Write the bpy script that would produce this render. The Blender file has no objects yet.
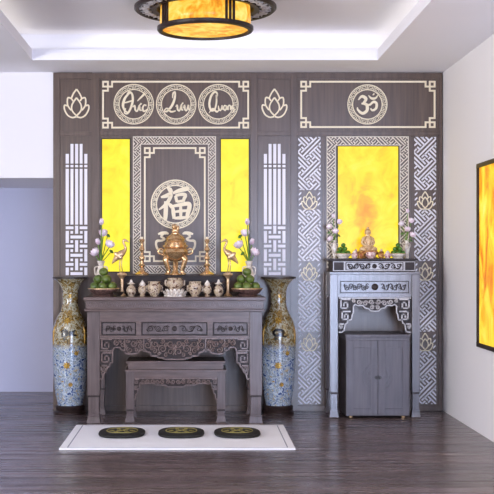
import bpy, bmesh, math, random
from mathutils import Vector, Matrix
random.seed(7)
C = bpy.context.scene
COL = C.collection
PI = math.pi
F = 1140.0; CAMD = 9.6; EYE = 1.286
HC = 2.849          # ceiling height

def S(Y): return F / (CAMD + Y)                     # picture units per metre at depth Y
def X(u, Y=0.0): return (u - 198.0) / S(Y)
def Z(v, Y=0.0): return EYE - (v - 258.0) / S(Y)

# ------------------------------------------------------------------ materials
def srgb(r, g, b):
    f = lambda c: (c/255/12.92) if c/255 <= .04045 else ((c/255+.055)/1.055)**2.4
    return (f(r), f(g), f(b), 1)
def newmat(name):
    m = bpy.data.materials.new(name); m.use_nodes = True
    return m, m.node_tree.nodes, m.node_tree.links, m.node_tree.nodes['Principled BSDF']
def plain(name, col, rough=.5, metal=0, spec=.5, bump=0, bscale=60, emit=None, estr=0, trans=0):
    m, N, L, b = newmat(name)
    b.inputs['Base Color'].default_value = col
    b.inputs['Roughness'].default_value = rough
    b.inputs['Metallic'].default_value = metal
    b.inputs['Specular IOR Level'].default_value = spec
    if trans: b.inputs['Transmission Weight'].default_value = trans
    if emit:
        b.inputs['Emission Color'].default_value = emit; b.inputs['Emission Strength'].default_value = estr
    if bump:
        t = N.new('ShaderNodeTexCoord'); n = N.new('ShaderNodeTexNoise'); n.inputs['Scale'].default_value = bscale
        bp = N.new('ShaderNodeBump'); bp.inputs['Strength'].default_value = bump; bp.inputs['Distance'].default_value = .01
        L.new(t.outputs['Object'], n.inputs['Vector']); L.new(n.outputs['Fac'], bp.inputs['Height']); L.new(bp.outputs['Normal'], b.inputs['Normal'])
    return m
def ramp(N, stops):
    r = N.new('ShaderNodeValToRGB'); e = r.color_ramp.elements
    while len(e) < len(stops): e.new(.5)
    for k, (p, c) in enumerate(stops): e[k].position = p; e[k].color = c
    return r
def noisemat(name, stops, scale=(1, 1, 1), nscale=5, detail=6, rough=.5, metal=0, bump=.0, spec=.5, distort=0, coat=0):
    m, N, L, b = newmat(name)
    t = N.new('ShaderNodeTexCoord'); mp = N.new('ShaderNodeMapping'); mp.inputs['Scale'].default_value = scale
    n = N.new('ShaderNodeTexNoise'); n.inputs['Scale'].default_value = nscale; n.inputs['Detail'].default_value = detail; n.inputs['Distortion'].default_value = distort
    r = ramp(N, stops)
    L.new(t.outputs['Object'], mp.inputs[0]); L.new(mp.outputs[0], n.inputs['Vector']); L.new(n.outputs['Fac'], r.inputs[0]); L.new(r.outputs[0], b.inputs['Base Color'])
    b.inputs['Roughness'].default_value = rough; b.inputs['Metallic'].default_value = metal; b.inputs['Specular IOR Level'].default_value = spec
    b.inputs['Coat Weight'].default_value = coat; b.inputs['Coat Roughness'].default_value = .28
    if bump:
        bp = N.new('ShaderNodeBump'); bp.inputs['Strength'].default_value = bump; bp.inputs['Distance'].default_value = .004
        L.new(n.outputs['Fac'], bp.inputs['Height']); L.new(bp.outputs['Normal'], b.inputs['Normal'])
    return m
M = {}
M['panel'] = noisemat('panel_wood', [(.25, srgb(72, 56, 48)), (.5, srgb(88, 70, 60)), (.8, srgb(106, 86, 72))], (14, 14, .6), 3, 6, .33, bump=.03, coat=.22)
M['groove'] = noisemat('panel_wood_deep', [(.3, srgb(62, 52, 53)), (.8, srgb(76, 66, 66))], (14, 14, .6), 3, 5, .45)
M['wood'] = noisemat('altar_wood', [(.25, srgb(64, 47, 42)), (.5, srgb(86, 67, 62)), (.8, srgb(106, 86, 80))], (2, 12, 12), 3, 6, .34, bump=.03)
M['woodv'] = noisemat('altar_wood_upright', [(.25, srgb(64, 49, 47)), (.5, srgb(82, 67, 65)), (.8, srgb(98, 83, 80))], (16, 16, 1), 3, 6, .34, bump=.03)
M['cab'] = noisemat('cabinet_wood', [(.25, srgb(64, 58, 63)), (.5, srgb(80, 73, 79)), (.8, srgb(98, 90, 94))], (16, 16, 1), 3, 6, .42, bump=.02)
M['bowlw'] = noisemat('carved_bowl_wood', [(.35, srgb(58, 40, 36)), (.65, srgb(120, 92, 84))], (40, 40, 40), 1.5, 3, .4)
M['carve'] = noisemat('carved_wood', [(.3, srgb(84, 66, 62)), (.7, srgb(124, 103, 97))], (8, 8, 8), 6, 4, .3)  # lighter than the altar wood: highlights on the relief put into its colour
M['darkw'] = noisemat('dark_wood', [(.3, srgb(34, 24, 22)), (.7, srgb(52, 38, 35))], (3, 8, 8), 5, 4, .42, spec=.25)
M['steelw'] = noisemat('grey_lacquered_wood', [(.25, srgb(66, 59, 63)), (.5, srgb(82, 74, 79)), (.8, srgb(102, 93, 97))], (16, 16, 1), 3, 6, .3, bump=.02, coat=1)
M['steelc'] = noisemat('grey_carving', [(.3, srgb(150, 144, 146)), (.7, srgb(186, 180, 180))], (8, 8, 8), 6, 4, .28)
M['cream'] = plain('cream_inlay', srgb(238, 224, 194), .45)
M['pale'] = plain('white_inlay', srgb(232, 228, 234), .4)
M['greyline'] = plain('cream_fine_inlay', srgb(226, 214, 196), .45)
M['wall'] = plain('wall_paint', srgb(236, 233, 235), .75, bump=.02, bscale=200)
M['ceil'] = plain('ceiling_paint', srgb(242, 241, 248), .8, bump=.02, bscale=200)
M['alcove'] = plain('alcove_dimmed', srgb(190, 192, 214), .7, bump=.02, bscale=200)  # greyer and bluer than the walls: dull passage light put into the colour
M['gold'] = noisemat('aged_brass', [(.3, srgb(186, 138, 92)), (.7, srgb(238, 204, 156))], (20, 20, 20), 3, 4, .24, metal=.75)
M['brass'] = noisemat('pale_brass', [(.3, srgb(190, 150, 110)), (.7, srgb(226, 196, 156))], (30, 30, 30), 3, 4, .35, metal=.6)
M['ceramic'] = noisemat('painted_ceramic', [(.32, srgb(66, 46, 38)), (.42, srgb(128, 98, 76)), (.49, srgb(208, 192, 172)), (.55, srgb(170, 146, 116)), (.62, srgb(196, 178, 150)), (.70, srgb(84, 62, 48))], (40, 40, 40), 1.2, 3, .22)
M['ceramicw'] = noisemat('pale_ceramic', [(.35, srgb(200, 184, 168)), (.6, srgb(240, 232, 222))], (30, 30, 30), 1.4, 3, .2)
M['bronzed'] = plain('dark_bronze', srgb(62, 54, 48), .3, metal=.4)
M['petal'] = noisemat('lotus_petal', [(.3, srgb(232, 200, 216)), (.7, srgb(252, 244, 248))], (20, 20, 20), 2, 2, .5)
M['stem'] = plain('lotus_stem', srgb(104, 142, 44), .5)
M['leafm'] = plain('lotus_leaf', srgb(84, 132, 66), .5)
M['fruit'] = noisemat('green_fruit', [(.3, srgb(56, 76, 26)), (.7, srgb(108, 124, 52))], (16, 16, 16), 2, 3, .35)
M['fruitd'] = noisemat('deep_green_fruit', [(.3, srgb(44, 92, 20)), (.7, srgb(86, 132, 36))], (16, 16, 16), 2, 3, .35)
M['rug'] = plain('rug_wool', srgb(240, 240, 244), .9, bump=.2, bscale=400)
M['rugline'] = plain('rug_stripe', srgb(158, 160, 172), .9)
M['black'] = plain('black_cloth', srgb(24, 22, 20), .75, bump=.1, bscale=300)
M['goldthread'] = plain('olive_gold_thread', srgb(140, 128, 66), .6)
M['ink'] = plain('black_glaze', srgb(18, 16, 16), .2)
M['metalk'] = plain('dark_hardware', srgb(52, 46, 46), .35, metal=.5)
M['whiteframe'] = plain('white_frame', srgb(230, 230, 232), .4)
M['offer1'] = noisemat('pink_offering', [(.35, srgb(180, 110, 112)), (.6, srgb(236, 214, 206))], (60, 60, 60), 1, 2, .4)
M['offer2'] = noisemat('gilt_offering', [(.35, srgb(130, 66, 34)), (.6, srgb(214, 160, 90))], (60, 60, 60), 1, 2, .35)
M['buddha'] = noisemat('cream_gilt_statue', [(.35, srgb(206, 160, 104)), (.6, srgb(240, 214, 172))], (40, 40, 40), 1.4, 3, .32, metal=.25)

def onyx(name, stops, strength, scale=(1, 1, 1), ns=3, blob=None):
    strength *= .80
    m, N, L, b = newmat(name)
    t = N.new('ShaderNodeTexCoord'); mp = N.new('ShaderNodeMapping'); mp.inputs['Scale'].default_value = scale
    n = N.new('ShaderNodeTexNoise'); n.inputs['Scale'].default_value = ns; n.inputs['Detail'].default_value = 7; n.inputs['Distortion'].default_value = 1.2; n.inputs['Roughness'].default_value = .6
    r = ramp(N, stops)
    L.new(t.outputs['Object'], mp.inputs[0]); L.new(mp.outputs[0], n.inputs['Vector'])
    fac = n.outputs['Fac']
    if blob:                                         # a darker vein figure in the stone, centred at (x, z)
        bx_, bz_, rx, rz, amt = blob
        mp2 = N.new('ShaderNodeMapping'); mp2.inputs['Location'].default_value = (-bx_/rx, 0, -bz_/rz); mp2.inputs['Scale'].default_value = (1/rx, 0, 1/rz)
        n2 = N.new('ShaderNodeTexNoise'); n2.inputs['Scale'].default_value = 9; n2.inputs['Detail'].default_value = 4
        mx = N.new('ShaderNodeVectorMath'); mx.operation = 'MULTIPLY_ADD'; mx.inputs[1].default_value = (.06, 0, .1)
        L.new(t.outputs['Object'], n2.inputs['Vector']); L.new(n2.outputs['Color'], mx.inputs[0]); L.new(t.outputs['Object'], mx.inputs[2]); L.new(mx.outputs[0], mp2.inputs[0])
        g = N.new('ShaderNodeTexGradient'); g.gradient_type = 'SPHERICAL'; L.new(mp2.outputs[0], g.inputs[0])
        ma = N.new('ShaderNodeMath'); ma.operation = 'MULTIPLY_ADD'; ma.inputs[1].default_value = -amt; L.new(g.outputs['Fac'], ma.inputs[0]); L.new(fac, ma.inputs[2]); fac = ma.outputs[0]
    L.new(fac, r.inputs[0])
    b.inputs['Base Color'].default_value = srgb(90, 60, 10); b.inputs['Roughness'].default_value = .3; b.inputs['Specular IOR Level'].default_value = .2
    L.new(r.outputs[0], b.inputs['Emission Color']); b.inputs['Emission Strength'].default_value = strength
    return m
Ys = [(.25, srgb(238, 196, 44)), (.40, srgb(250, 228, 54)), (.55, srgb(255, 240, 62)), (.8, srgb(255, 246, 100))]
M['onyx_y'] = onyx('lit_yellow_onyx', Ys, 1.0, ns=5)
M['onyx_a'] = onyx('lit_amber_onyx', [(.1, srgb(236, 150, 40)), (.27, srgb(246, 184, 44)), (.40, srgb(252, 214, 40)), (.55, srgb(255, 230, 54)), (.8, srgb(255, 240, 100))], 1.0, ns=6, blob=(1.43, 1.72, .15, .42, .34))
M['onyx_r'] = onyx('lit_fire_onyx', [(.24, srgb(178, 50, 16)), (.38, srgb(226, 110, 24)), (.47, srgb(250, 178, 34)), (.6, srgb(255, 222, 66)), (.8, srgb(255, 244, 140))], 1.0, (1, 1.6, .8), 3.2)
M['onyx_l'] = onyx('lit_alabaster', [(.28, srgb(196, 104, 28)), (.42, srgb(232, 152, 44)), (.52, srgb(248, 194, 74)), (.68, srgb(255, 228, 130))], 1.1, ns=9)

# porcelain: floral patches over a ground that changes up the vase
def porcelain():
    m, N, L, b = newmat('famille_porcelain')
    t = N.new('ShaderNodeTexCoord'); sep = N.new('ShaderNodeSeparateXYZ'); L.new(t.outputs['Object'], sep.inputs[0])
    n1 = N.new('ShaderNodeTexNoise'); n1.inputs['Scale'].default_value = 32; n1.inputs['Detail'].default_value = 3; n1.inputs['Distortion'].default_value = 1.2
    n2 = N.new('ShaderNodeTexNoise'); n2.inputs['Scale'].default_value = 26; n2.inputs['Detail'].default_value = 3; n2.inputs['Distortion'].default_value = 1.6
    L.new(t.outputs['Object'], n1.inputs[0]); L.new(t.outputs['Object'], n2.inputs[0])
    top = ramp(N, [(.34, srgb(50, 54, 42)), (.41, srgb(112, 88, 44)), (.47, srgb(166, 132, 66)), (.505, srgb(78, 78, 56)), (.55, srgb(206, 204, 180)), (.60, srgb(118, 108, 72)), (.66, srgb(226, 220, 200)), (.72, srgb(70, 70, 56))])
    bot = ramp(N, [(.3, srgb(36, 46, 92)), (.38, srgb(64, 84, 132)), (.44, srgb(138, 156, 180)), (.51, srgb(204, 212, 218)), (.55, srgb(88, 102, 112)), (.63, srgb(176, 186, 190)), (.68, srgb(182, 146, 64)), (.75, srgb(120, 70, 46))])
    L.new(n1.outputs['Fac'], top.inputs[0]); L.new(n2.outputs['Fac'], bot.inputs[0])
    z = N.new('ShaderNodeMath'); z.operation = 'MULTIPLY_ADD'; z.inputs[1].default_value = .12
    L.new(n1.outputs['Fac'], z.inputs[0]); L.new(sep.outputs['Z'], z.inputs[2])
    mr = N.new('ShaderNodeMapRange'); mr.inputs[1].default_value = .60; mr.inputs[2].default_value = .64; L.new(z.outputs[0], mr.inputs[0])
    mix = N.new('ShaderNodeMix'); mix.data_type = 'RGBA'
    L.new(mr.outputs[0], mix.inputs[0]); L.new(bot.outputs[0], mix.inputs[6]); L.new(top.outputs[0], mix.inputs[7])
    L.new(mix.outputs[2], b.inputs['Base Color']); b.inputs['Roughness'].default_value = .16; b.inputs['Coat Weight'].default_value = .3
    return m
M['porc'] = porcelain()

def floor_mat():
    m, N, L, b = newmat('dark_plank_floor')
    t = N.new('ShaderNodeTexCoord')
    br = N.new('ShaderNodeTexBrick'); br.offset = .37; br.inputs['Scale'].default_value = 1
    br.inputs['Brick Width'].default_value = 1.3; br.inputs['Row Height'].default_value = .145; br.inputs['Mortar Size'].default_value = .002; br.inputs['Bias'].default_value = 0
    br.inputs['Color1'].default_value = srgb(84, 72, 73); br.inputs['Color2'].default_value = srgb(106, 92, 92); br.inputs['Mortar'].default_value = srgb(34, 28, 28)
    mp = N.new('ShaderNodeMapping'); mp.inputs['Scale'].default_value = (.35, 4.6, 1)
    n = N.new('ShaderNodeTexNoise'); n.inputs['Scale'].default_value = 3; n.inputs['Detail'].default_value = 9; n.inputs['Roughness'].default_value = .65
    L.new(t.outputs['Object'], br.inputs[0]); L.new(t.outputs['Object'], mp.inputs[0]); L.new(mp.outputs[0], n.inputs[0])
    r = ramp(N, [(.38, (.62, .58, .57, 1)), (.62, (1.36, 1.28, 1.25, 1))]); L.new(n.outputs['Fac'], r.inputs[0])
    mx = N.new('ShaderNodeMix'); mx.data_type = 'RGBA'; mx.blend_type = 'MULTIPLY'; mx.inputs[0].default_value = 1
    L.new(br.outputs[0], mx.inputs[6]); L.new(r.outputs[0], mx.inputs[7]); L.new(mx.outputs[2], b.inputs['Base Color'])
    b.inputs['Roughness'].default_value = .25; b.inputs['Specular IOR Level'].default_value = .8
    mr = N.new('ShaderNodeMapRange'); mr.inputs[1].default_value = .35; mr.inputs[2].default_value = .65; mr.inputs[3].default_value = .34; mr.inputs[4].default_value = .2; L.new(n.outputs['Fac'], mr.inputs[0]); L.new(mr.outputs[0], b.inputs['Roughness'])
    bp = N.new('ShaderNodeBump'); bp.inputs['Strength'].default_value = .16; bp.inputs['Distance'].default_value = .006
    L.new(n.outputs['Fac'], bp.inputs['Height']); L.new(bp.outputs['Normal'], b.inputs['Normal'])
    return m
M['floor'] = floor_mat()
def pane_mat():
    m, N, L, b = newmat('window_glass')
    tr = N.new('ShaderNodeBsdfTransparent'); gl = N.new('ShaderNodeBsdfGlossy'); gl.inputs['Roughness'].default_value = .02
    mx = N.new('ShaderNodeMixShader'); mx.inputs[0].default_value = .06
    L.new(tr.outputs[0], mx.inputs[1]); L.new(gl.outputs[0], mx.inputs[2]); L.new(mx.outputs[0], N['Material Output'].inputs[0])
    return m
M['pane'] = pane_mat()

# ------------------------------------------------------------------ mesh builder
class MB:
    def __init__(s): s.v = []; s.f = []
    def add(s, vs, fs):
        k = len(s.v); s.v += [tuple(p) for p in vs]; s.f += [tuple(i + k for i in f) for f in fs]
    def box(s, x0, x1, y0, y1, z0, z1):
        x0, x1 = sorted((x0, x1)); y0, y1 = sorted((y0, y1)); z0, z1 = sorted((z0, z1))
        s.add([(x0,y0,z0),(x1,y0,z0),(x1,y1,z0),(x0,y1,z0),(x0,y0,z1),(x1,y0,z1),(x1,y1,z1),(x0,y1,z1)],
              [(0,3,2,1),(4,5,6,7),(0,1,5,4),(1,2,6,5),(2,3,7,6),(3,0,4,7)]); return s
    def frustum(s, x0, x1, y0, y1, z0, z1, d):       # box whose top is inset by d
        s.add([(x0,y0,z0),(x1,y0,z0),(x1,y1,z0),(x0,y1,z0),(x0+d,y0+d,z1),(x1-d,y0+d,z1),(x1-d,y1-d,z1),(x0+d,y1-d,z1)],
              [(0,3,2,1),(4,5,6,7),(0,1,5,4),(1,2,6,5),(2,3,7,6),(3,0,4,7)]); return s
    def prism(s, poly, yf, yb):                      # poly in XZ, front at yf (towards viewer), back yb
        n = len(poly); a = sum(poly[i][0]*poly[(i+1)%n][1]-poly[(i+1)%n][0]*poly[i][1] for i in range(n))
        if a < 0: poly = poly[::-1]
        vs = [(p[0], yf, p[1]) for p in poly] + [(p[0], yb, p[1]) for p in poly]
        fs = [tuple(range(n)), tuple(range(2*n-1, n-1, -1))] + [(i, i+n, (i+1)%n+n, (i+1)%n) for i in range(n)]
        s.add(vs, fs); return s
    def ring(s, prof, seg, fn):
        vs = []; n = len(prof)
        for i in range(seg):
            for p in prof: vs.append(fn(p, 2*PI*i/seg))
        fs = []
        for i in range(seg):
            j = (i+1) % seg
            for k in range(n-1): fs.append((i*n+k, j*n+k, j*n+k+1, i*n+k+1))
        s.add(vs, fs)
        return s
    def lathe(s, prof, cx=0, cy=0, cz=0, seg=32, lobes=0, lamp=0, cap=True):
        def fn(p, a):
            r = p[0]*(1 + (lamp*math.cos(lobes*a) if lobes else 0))
            return (cx+r*math.cos(a), cy+r*math.sin(a), cz+p[1])
        k = len(s.v); n = len(prof); s.ring(prof, seg, fn)
        if prof[0] == prof[-1] or not cap: return s
        if prof[0][0] > 1e-5: s.f.append(tuple(k+i*n for i in range(seg))[::-1])
        if prof[-1][0] > 1e-5: s.f.append(tuple(k+i*n+n-1 for i in range(seg)))
        return s
    def ell(s, c, r, seg=14, rings=9, rot=None):
        vs = []; fs = []
        R_ = rot or Matrix.Identity(3)
        for j in range(rings+1):
            t = PI*j/rings
            for i in range(seg):
                a = 2*PI*i/seg
                p = R_ @ Vector((r[0]*math.sin(t)*math.cos(a), r[1]*math.sin(t)*math.sin(a), r[2]*math.cos(t)))
                vs.append((c[0]+p.x, c[1]+p.y, c[2]+p.z))
        for j in range(rings):
            for i in range(seg):
                k = (i+1) % seg; fs.append((j*seg+i, (j+1)*seg+i, (j+1)*seg+k, j*seg+k))
        s.add(vs, fs); return s
    def tube(s, pts, rad, seg=8):
        pts = [Vector(p) for p in pts]; n = len(pts)
        if not isinstance(rad, (list, tuple)): rad = [rad]*n
        vs = []; up = None
        for i, p in enumerate(pts):
            d = (pts[min(i+1, n-1)]-pts[max(i-1, 0)]).normalized()
            if up is None: up = Vector((0,1,0)) if abs(d.y) < .9 else Vector((1,0,0))
            a = d.cross(up); a = a.normalized() if a.length > 1e-6 else Vector((1,0,0))
            b = a.cross(d).normalized(); up = b
            for k in range(seg):
                t = 2*PI*k/seg; q = p + (a*math.cos(t)+b*math.sin(t))*rad[i]; vs.append(tuple(q))
        fs = [(i*seg+k, i*seg+(k+1)%seg, (i+1)*seg+(k+1)%seg, (i+1)*seg+k) for i in range(n-1) for k in range(seg)]
        fs += [tuple(range(seg))[::-1], tuple((n-1)*seg+k for k in range(seg))]
        s.add(vs, fs); return s
    def ribbon(s, pts, w, yf, yb, crown=0, map3=None):  # flat brush line in XZ raised from the board
        n = len(pts)
        if not isinstance(w, (list, tuple)): w = [w]*n
        closed = n > 3 and abs(pts[0][0]-pts[-1][0]) < 1e-9 and abs(pts[0][1]-pts[-1][1]) < 1e-9
        L = []; R_ = []
        for i in range(n):
            if closed and i in (0, n-1): p, q = pts[1], pts[-2]
            else: p, q = pts[min(i+1, n-1)], pts[max(i-1, 0)]
            dx, dz = p[0]-q[0], p[1]-q[1]; l = math.hypot(dx, dz) or 1
            nx, nz = -dz/l*w[i]/2, dx/l*w[i]/2
            L.append((pts[i][0]+nx, pts[i][1]+nz)); R_.append((pts[i][0]-nx, pts[i][1]-nz))
        vs = []
        for i in range(n):
            for (p, y) in ((L[i], yb), (L[i], yf), (pts[i], yf-crown), (R_[i], yf), (R_[i], yb)):
                vs.append(map3(p[0], y, p[1]) if map3 else (p[0], y, p[1]))
        fs = []
        for i in range(n-1):
            for k in range(4): fs.append((i*5+k, (i+1)*5+k, (i+1)*5+k+1, i*5+k+1))
        fs += [(0,1,2,3,4), tuple((n-1)*5+k for k in (4,3,2,1,0))]
        s.add(vs, fs); return s
    def build(s, name, mat, parent=None, bevel=0, smooth=False, origin=None, fix=True):
        if origin:
            s.v = [(a-origin[0], b-origin[1], c-origin[2]) for a, b, c in s.v]
        me = bpy.data.meshes.new(name); me.from_pydata(s.v, [], s.f); me.update()
        if fix:
            bm = bmesh.new(); bm.from_mesh(me); bmesh.ops.remove_doubles(bm, verts=bm.verts, dist=1e-6)
            bmesh.ops.recalc_face_normals(bm, faces=bm.faces); bm.to_mesh(me); bm.free()
        me.materials.append(mat if not isinstance(mat, str) else M[mat])
        if smooth:
            for p in me.polygons: p.use_smooth = True
        o = bpy.data.objects.new(name, me); COL.objects.link(o)
        if origin: o.location = origin
        if parent:
            o.parent = parent
            if origin: o.location = Vector(origin) - parent.location
            else: o.location = -parent.location
        if bevel:
            b = o.modifiers.new('b', 'BEVEL'); b.width = bevel; b.segments = 2; b.limit_method = 'ANGLE'
        if smooth == 'edge':
            for p in me.polygons: p.use_smooth = True
            me.set_sharp_from_angle(angle=math.radians(40))
        return o

def tag(o, label, cat, group=None):
    o['label'] = label; o['category'] = cat
    if group: o['group'] = group
    return o
def thing(name, label, cat, loc=(0,0,0), group=None):
    o = bpy.data.objects.new(name, None); o.empty_display_size = .05; COL.objects.link(o); o.location = loc
    return tag(o, label, cat, group)
def struct(o): o['kind'] = 'structure'; return o

def catmull(pts, sub=6, closed=False):
    out = []; n = len(pts)
    rng = n if closed else n-1
    for i in range(rng):
        g = (lambda k: pts[k % n]) if closed else (lambda k: pts[max(0, min(n-1, k))])
        p0, p1, p2, p3 = g(i-1), g(i), g(i+1), g(i+2)
        for j in range(sub):
            t = j/sub
            out.append(tuple(.5*((2*p1[d])+(-p0[d]+p2[d])*t+(2*p0[d]-5*p1[d]+4*p2[d]-p3[d])*t*t+(-p0[d]+3*p1[d]-3*p2[d]+p3[d])*t**3) for d in range(len(p1))))
    out.append(tuple(pts[0] if closed else pts[-1]))
    return out
JIT = [0]
def brush(mb, pts, yf, yb, cx, cz, s, sub=5, map3=None):   # pts: (x right, y down, width) in drawing units; s metres per unit
    c = catmull(pts, sub); JIT[0] = (JIT[0]+1) % 9; yf -= .0003*JIT[0]
    mb.ribbon([(cx+p[0]*s, cz-p[1]*s) for p in c], [max(.15, p[2])*s for p in c], yf, yb, 0, map3)
def spiral(cx, cz, r, turns=1.4, d=1, a0=0, n=18):
    return [(cx+r*(1-.82*i/n)*math.cos(a0+d*2*PI*turns*i/n), cz+r*(1-.82*i/n)*math.sin(a0+d*2*PI*turns*i/n)) for i in range(n+1)]
def vine(mb, x0, x1, zc, amp, per, yf, yb, w, mirror=None):    # running scroll with curls and leaves
    n = max(1, round(abs(x1-x0)/per)); per = (x1-x0)/n
    for k in range(n):
        cx = x0+(k+.5)*per; d = 1 if k % 2 else -1
        mb.ribbon(spiral(cx, zc+d*amp*.12, min(abs(per)*.42, amp*.78), 1.35, d, -PI/2*d), [w*(1-.03*i) for i in range(19)], yf, yb, w*.3)
        mb.ribbon([(cx-per*.5, zc-d*amp*.6), (cx-per*.2, zc-d*amp*.85), (cx+per*.15, zc-d*amp*.7), (cx+per*.5, zc+d*amp*.5)], [w*.5, w*1.1, w*1.1, w*.4], yf, yb, w*.3)
        mb.ribbon([(cx+per*.2, zc+d*amp*.9), (cx+per*.42, zc+d*amp*.55), (cx+per*.5, zc+d*amp*.1)], [w*.3, w*1.5, w*.3], yf, yb, w*.3)

def clip(poly, x0, x1, z0, z1):
    for ax, v, sg in ((0, x0, 1), (0, x1, -1), (1, z0, 1), (1, z1, -1)):
        out = []; n = len(poly)
        for i in range(n):
            a, b = poly[i], poly[(i+1) % n]
            ia, ib = sg*(a[ax]-v) >= 0, sg*(b[ax]-v) >= 0
            if ia: out.append(a)
            if ia != ib:
                t = (v-a[ax])/(b[ax]-a[ax]); out.append((a[0]+t*(b[0]-a[0]), a[1]+t*(b[1]-a[1])))
        poly = out
        if len(poly) < 3: return None
    return poly
FRET = [(100,516,375,246),(130,586,455,256),(190,606,460,341),(35,90,245,300),(40,185,225,370),(35,265,160,390),(105,426,140,461),(50,385,95,345),(42,65,75,27),
        (310,110,450,250),(310,210,350,170),(340,50,460,170),(395,20,450,80),(415,382,455,424),(235,125,285,170),(190,240,240,200),(265,235,310,280)]
def fret(mb, x0, x1, z0, z1, k, yf, yb, phase=0, side=False, wid=30):
    """key fret of long diagonal bars and hooks, repeated along a strip and clipped to it; k metres per drawing step"""
    P0, PER = 247.0, 434.0
    if side: length, cross, mid = x1-x0, (z0+z1)/2, None
    else: length, cross, mid = z1-z0, (x0+x1)/2, None
    n = int(length/(PER*k))+3
    for r in range(-2, n):
        for (a, b, c, d) in FRET:
            l = math.hypot(c-a, d-b); ux, uy = (c-a)/l*wid*.42, (d-b)/l*wid*.42; nx, ny = -(d-b)/l*wid/2, (c-a)/l*wid/2
            q = []
            for (px, py) in ((a-ux+nx, b-uy+ny), (c+ux+nx, d+uy+ny), (c+ux-nx, d+uy-ny), (a-ux-nx, b-uy-ny)):
                t = (py+r*PER-phase)*k; w_ = (px-P0)*k
                q.append((x0+t, cross+w_) if side else (cross+w_, z1-t))
            q = clip(q, x0, x1, z0, z1)
            if q: mb.prism(q, yf, yb)

# ------------------------------------------------------------------ the room
XR = 2.063; XL = -5.0; XW = 5.2; YK = -3.3; YF = -11.0; XP = X(53.3); XPR = X(442)
HD = Z(178)                      # underside of the header over the passage
YA = 1.36
struct(MB().box(XL-.1, XR+.1, YK, YA+.1, -.1, 0).box(XL-.1, XW+.1, YF-.1, YK, -.1, 0).build('floor', 'floor'))
struct(MB().box(XR, XR+.1, YK, YA, 0, HC).build('wall_right', 'wall'))
struct(MB().box(XR+.1, XW, YK, YK+.1, 0, HC).build('wall_return', 'wall')); struct(MB().box(XW, XW+.1, YF, YK+.1, 0, HC).build('wall_side', 'wall'))
struct(MB().box(XL, XP, 0, .12, HD, HC).build('wall_header', 'wall'))
struct(MB().box(XL, XR, YA, YA+.1, 0, HC).build('wall_alcove', 'alcove'))
struct(MB().box(XL, XP, .12, YA, HD, HD+.08).build('ceiling_alcove', 'ceil'))
# left wall with a window added for fill, front wall with a glass door and another fill window
w = MB(); w.box(XL-.1, XL, YF, -9.2, 0, HC).box(XL-.1, XL, -4.8, YA, 0, HC).box(XL-.1, XL, -9.2, -4.8, 0, .5).box(XL-.1, XL, -9.2, -4.8, 2.5, HC); struct(w.build('wall_left', 'wall'))
w = MB(); w.box(XL, -4.7, YF-.1, YF, 0, HC).box(-4.7, -2.8, YF-.1, YF, 0, .5).box(-4.7, -2.8, YF-.1, YF, 2.6, HC).box(-2.8, .75, YF-.1, YF, 0, HC).box(.75, 3.35, YF-.1, YF, 2.4, HC).box(3.35, XW, YF-.1, YF, 0, HC); struct(w.build('wall_front', 'wall'))
def window(name, axis, c, a0, a1, z0, z1, nm):
    f = MB(); t = .05; g = MB()
    def bx(m, p0, p1, q0, q1, d=.03):
        if axis == 'x': m.box(c-d, c+d, p0, p1, q0, q1)
        else: m.box(p0, p1, c-d, c+d, q0, q1)
    bx(f, a0, a1, z0, z0+t); bx(f, a0, a1, z1-t, z1)
    for k in range(nm+1):
        p = a0+(a1-a0-t)*k/nm; bx(f, p, p+t, z0+t, z1-t)
    bx(g, a0+t, a1-t, z0+t, z1-t, .003)
    o = struct(f.build(name, 'whiteframe')); g.build('pane', 'pane', o)
window('fill_window_1', 'x', XL-.05, -9.2, -4.8, .5, 2.5, 4)
window('fill_window_2', 'y', YF-.05, -4.7, -2.8, .5, 2.6, 2)
window('door_1', 'y', YF-.05, .75, 3.35, 0, 2.4, 3)
# ceiling with a lit recess
RX0, RX1, RY0, RY1 = -1.31, 1.417, -3.0, -.6; LE = .17; TH = .085; UP = .235
c = MB()
for (a, b, p, q) in ((XL, RX0, YF, YA), (RX1, XR, YK, YA), (RX1, XW, YF, YK), (RX0, RX1, YF, RY0), (RX0, RX1, RY1, YA)):
    c.box(a, b, p, q, HC, HC+TH)
struct(c.build('ceiling', 'ceil'))
c = MB()
o0, o1, p0, p1 = RX0-LE, RX1+LE, RY0-LE, RY1+LE
c.box(o0-.05, o0, p0, p1, HC+TH, HC+UP).box(o1, o1+.05, p0, p1, HC+TH, HC+UP).box(o0-.05, o1+.05, p0-.05, p0, HC+TH, HC+UP).box(o0-.05, o1+.05, p1, p1+.05, HC+TH, HC+UP)
c.box(o0-.05, o1+.05, p0-.05, p1+.05, HC+UP, HC+UP+.05)
struct(c.build('ceiling_recess', 'ceil'))

# dark panelled wall: a board with framed fields set back by a few millimetres
FR = -.012                         # front of posts and rails (Y), fields lie at 0
b = MB(); b.box(XP, XPR, 0, .12, 0, Z(73)); struct(b.build('wall_back', 'panel')); b = MB()
posts = [(53.3, 60), (92, 99.5), (250.5, 257.5), (290.5, 297.3), (438.5, 442)]
for u0, u1 in posts: b.box(X(u0), X(u1), FR, 0, 0, Z(73))
for v0, v1 in ((73, 79), (131.5, 136)):
    for (u0, u1) in ((60, 92), (99.5, 250.5), (257.5, 290.5), (297.3, 438.5)): b.box(X(u0), X(u1), FR, 0, Z(v0), Z(v1))
for (u0, u1) in ((60, 92), (99.5, 250.5), (257.5, 290.5), (297.3, 438.5)): b.box(X(u0), X(u1), FR, 0, 0, Z(405.5))
for (u0, u1) in ((293.6, 294.3), (322.8, 324.6), (410.6, 412)): b.box(X(u0), X(u1), -.008, 0, Z(405.5), Z(136))
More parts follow.
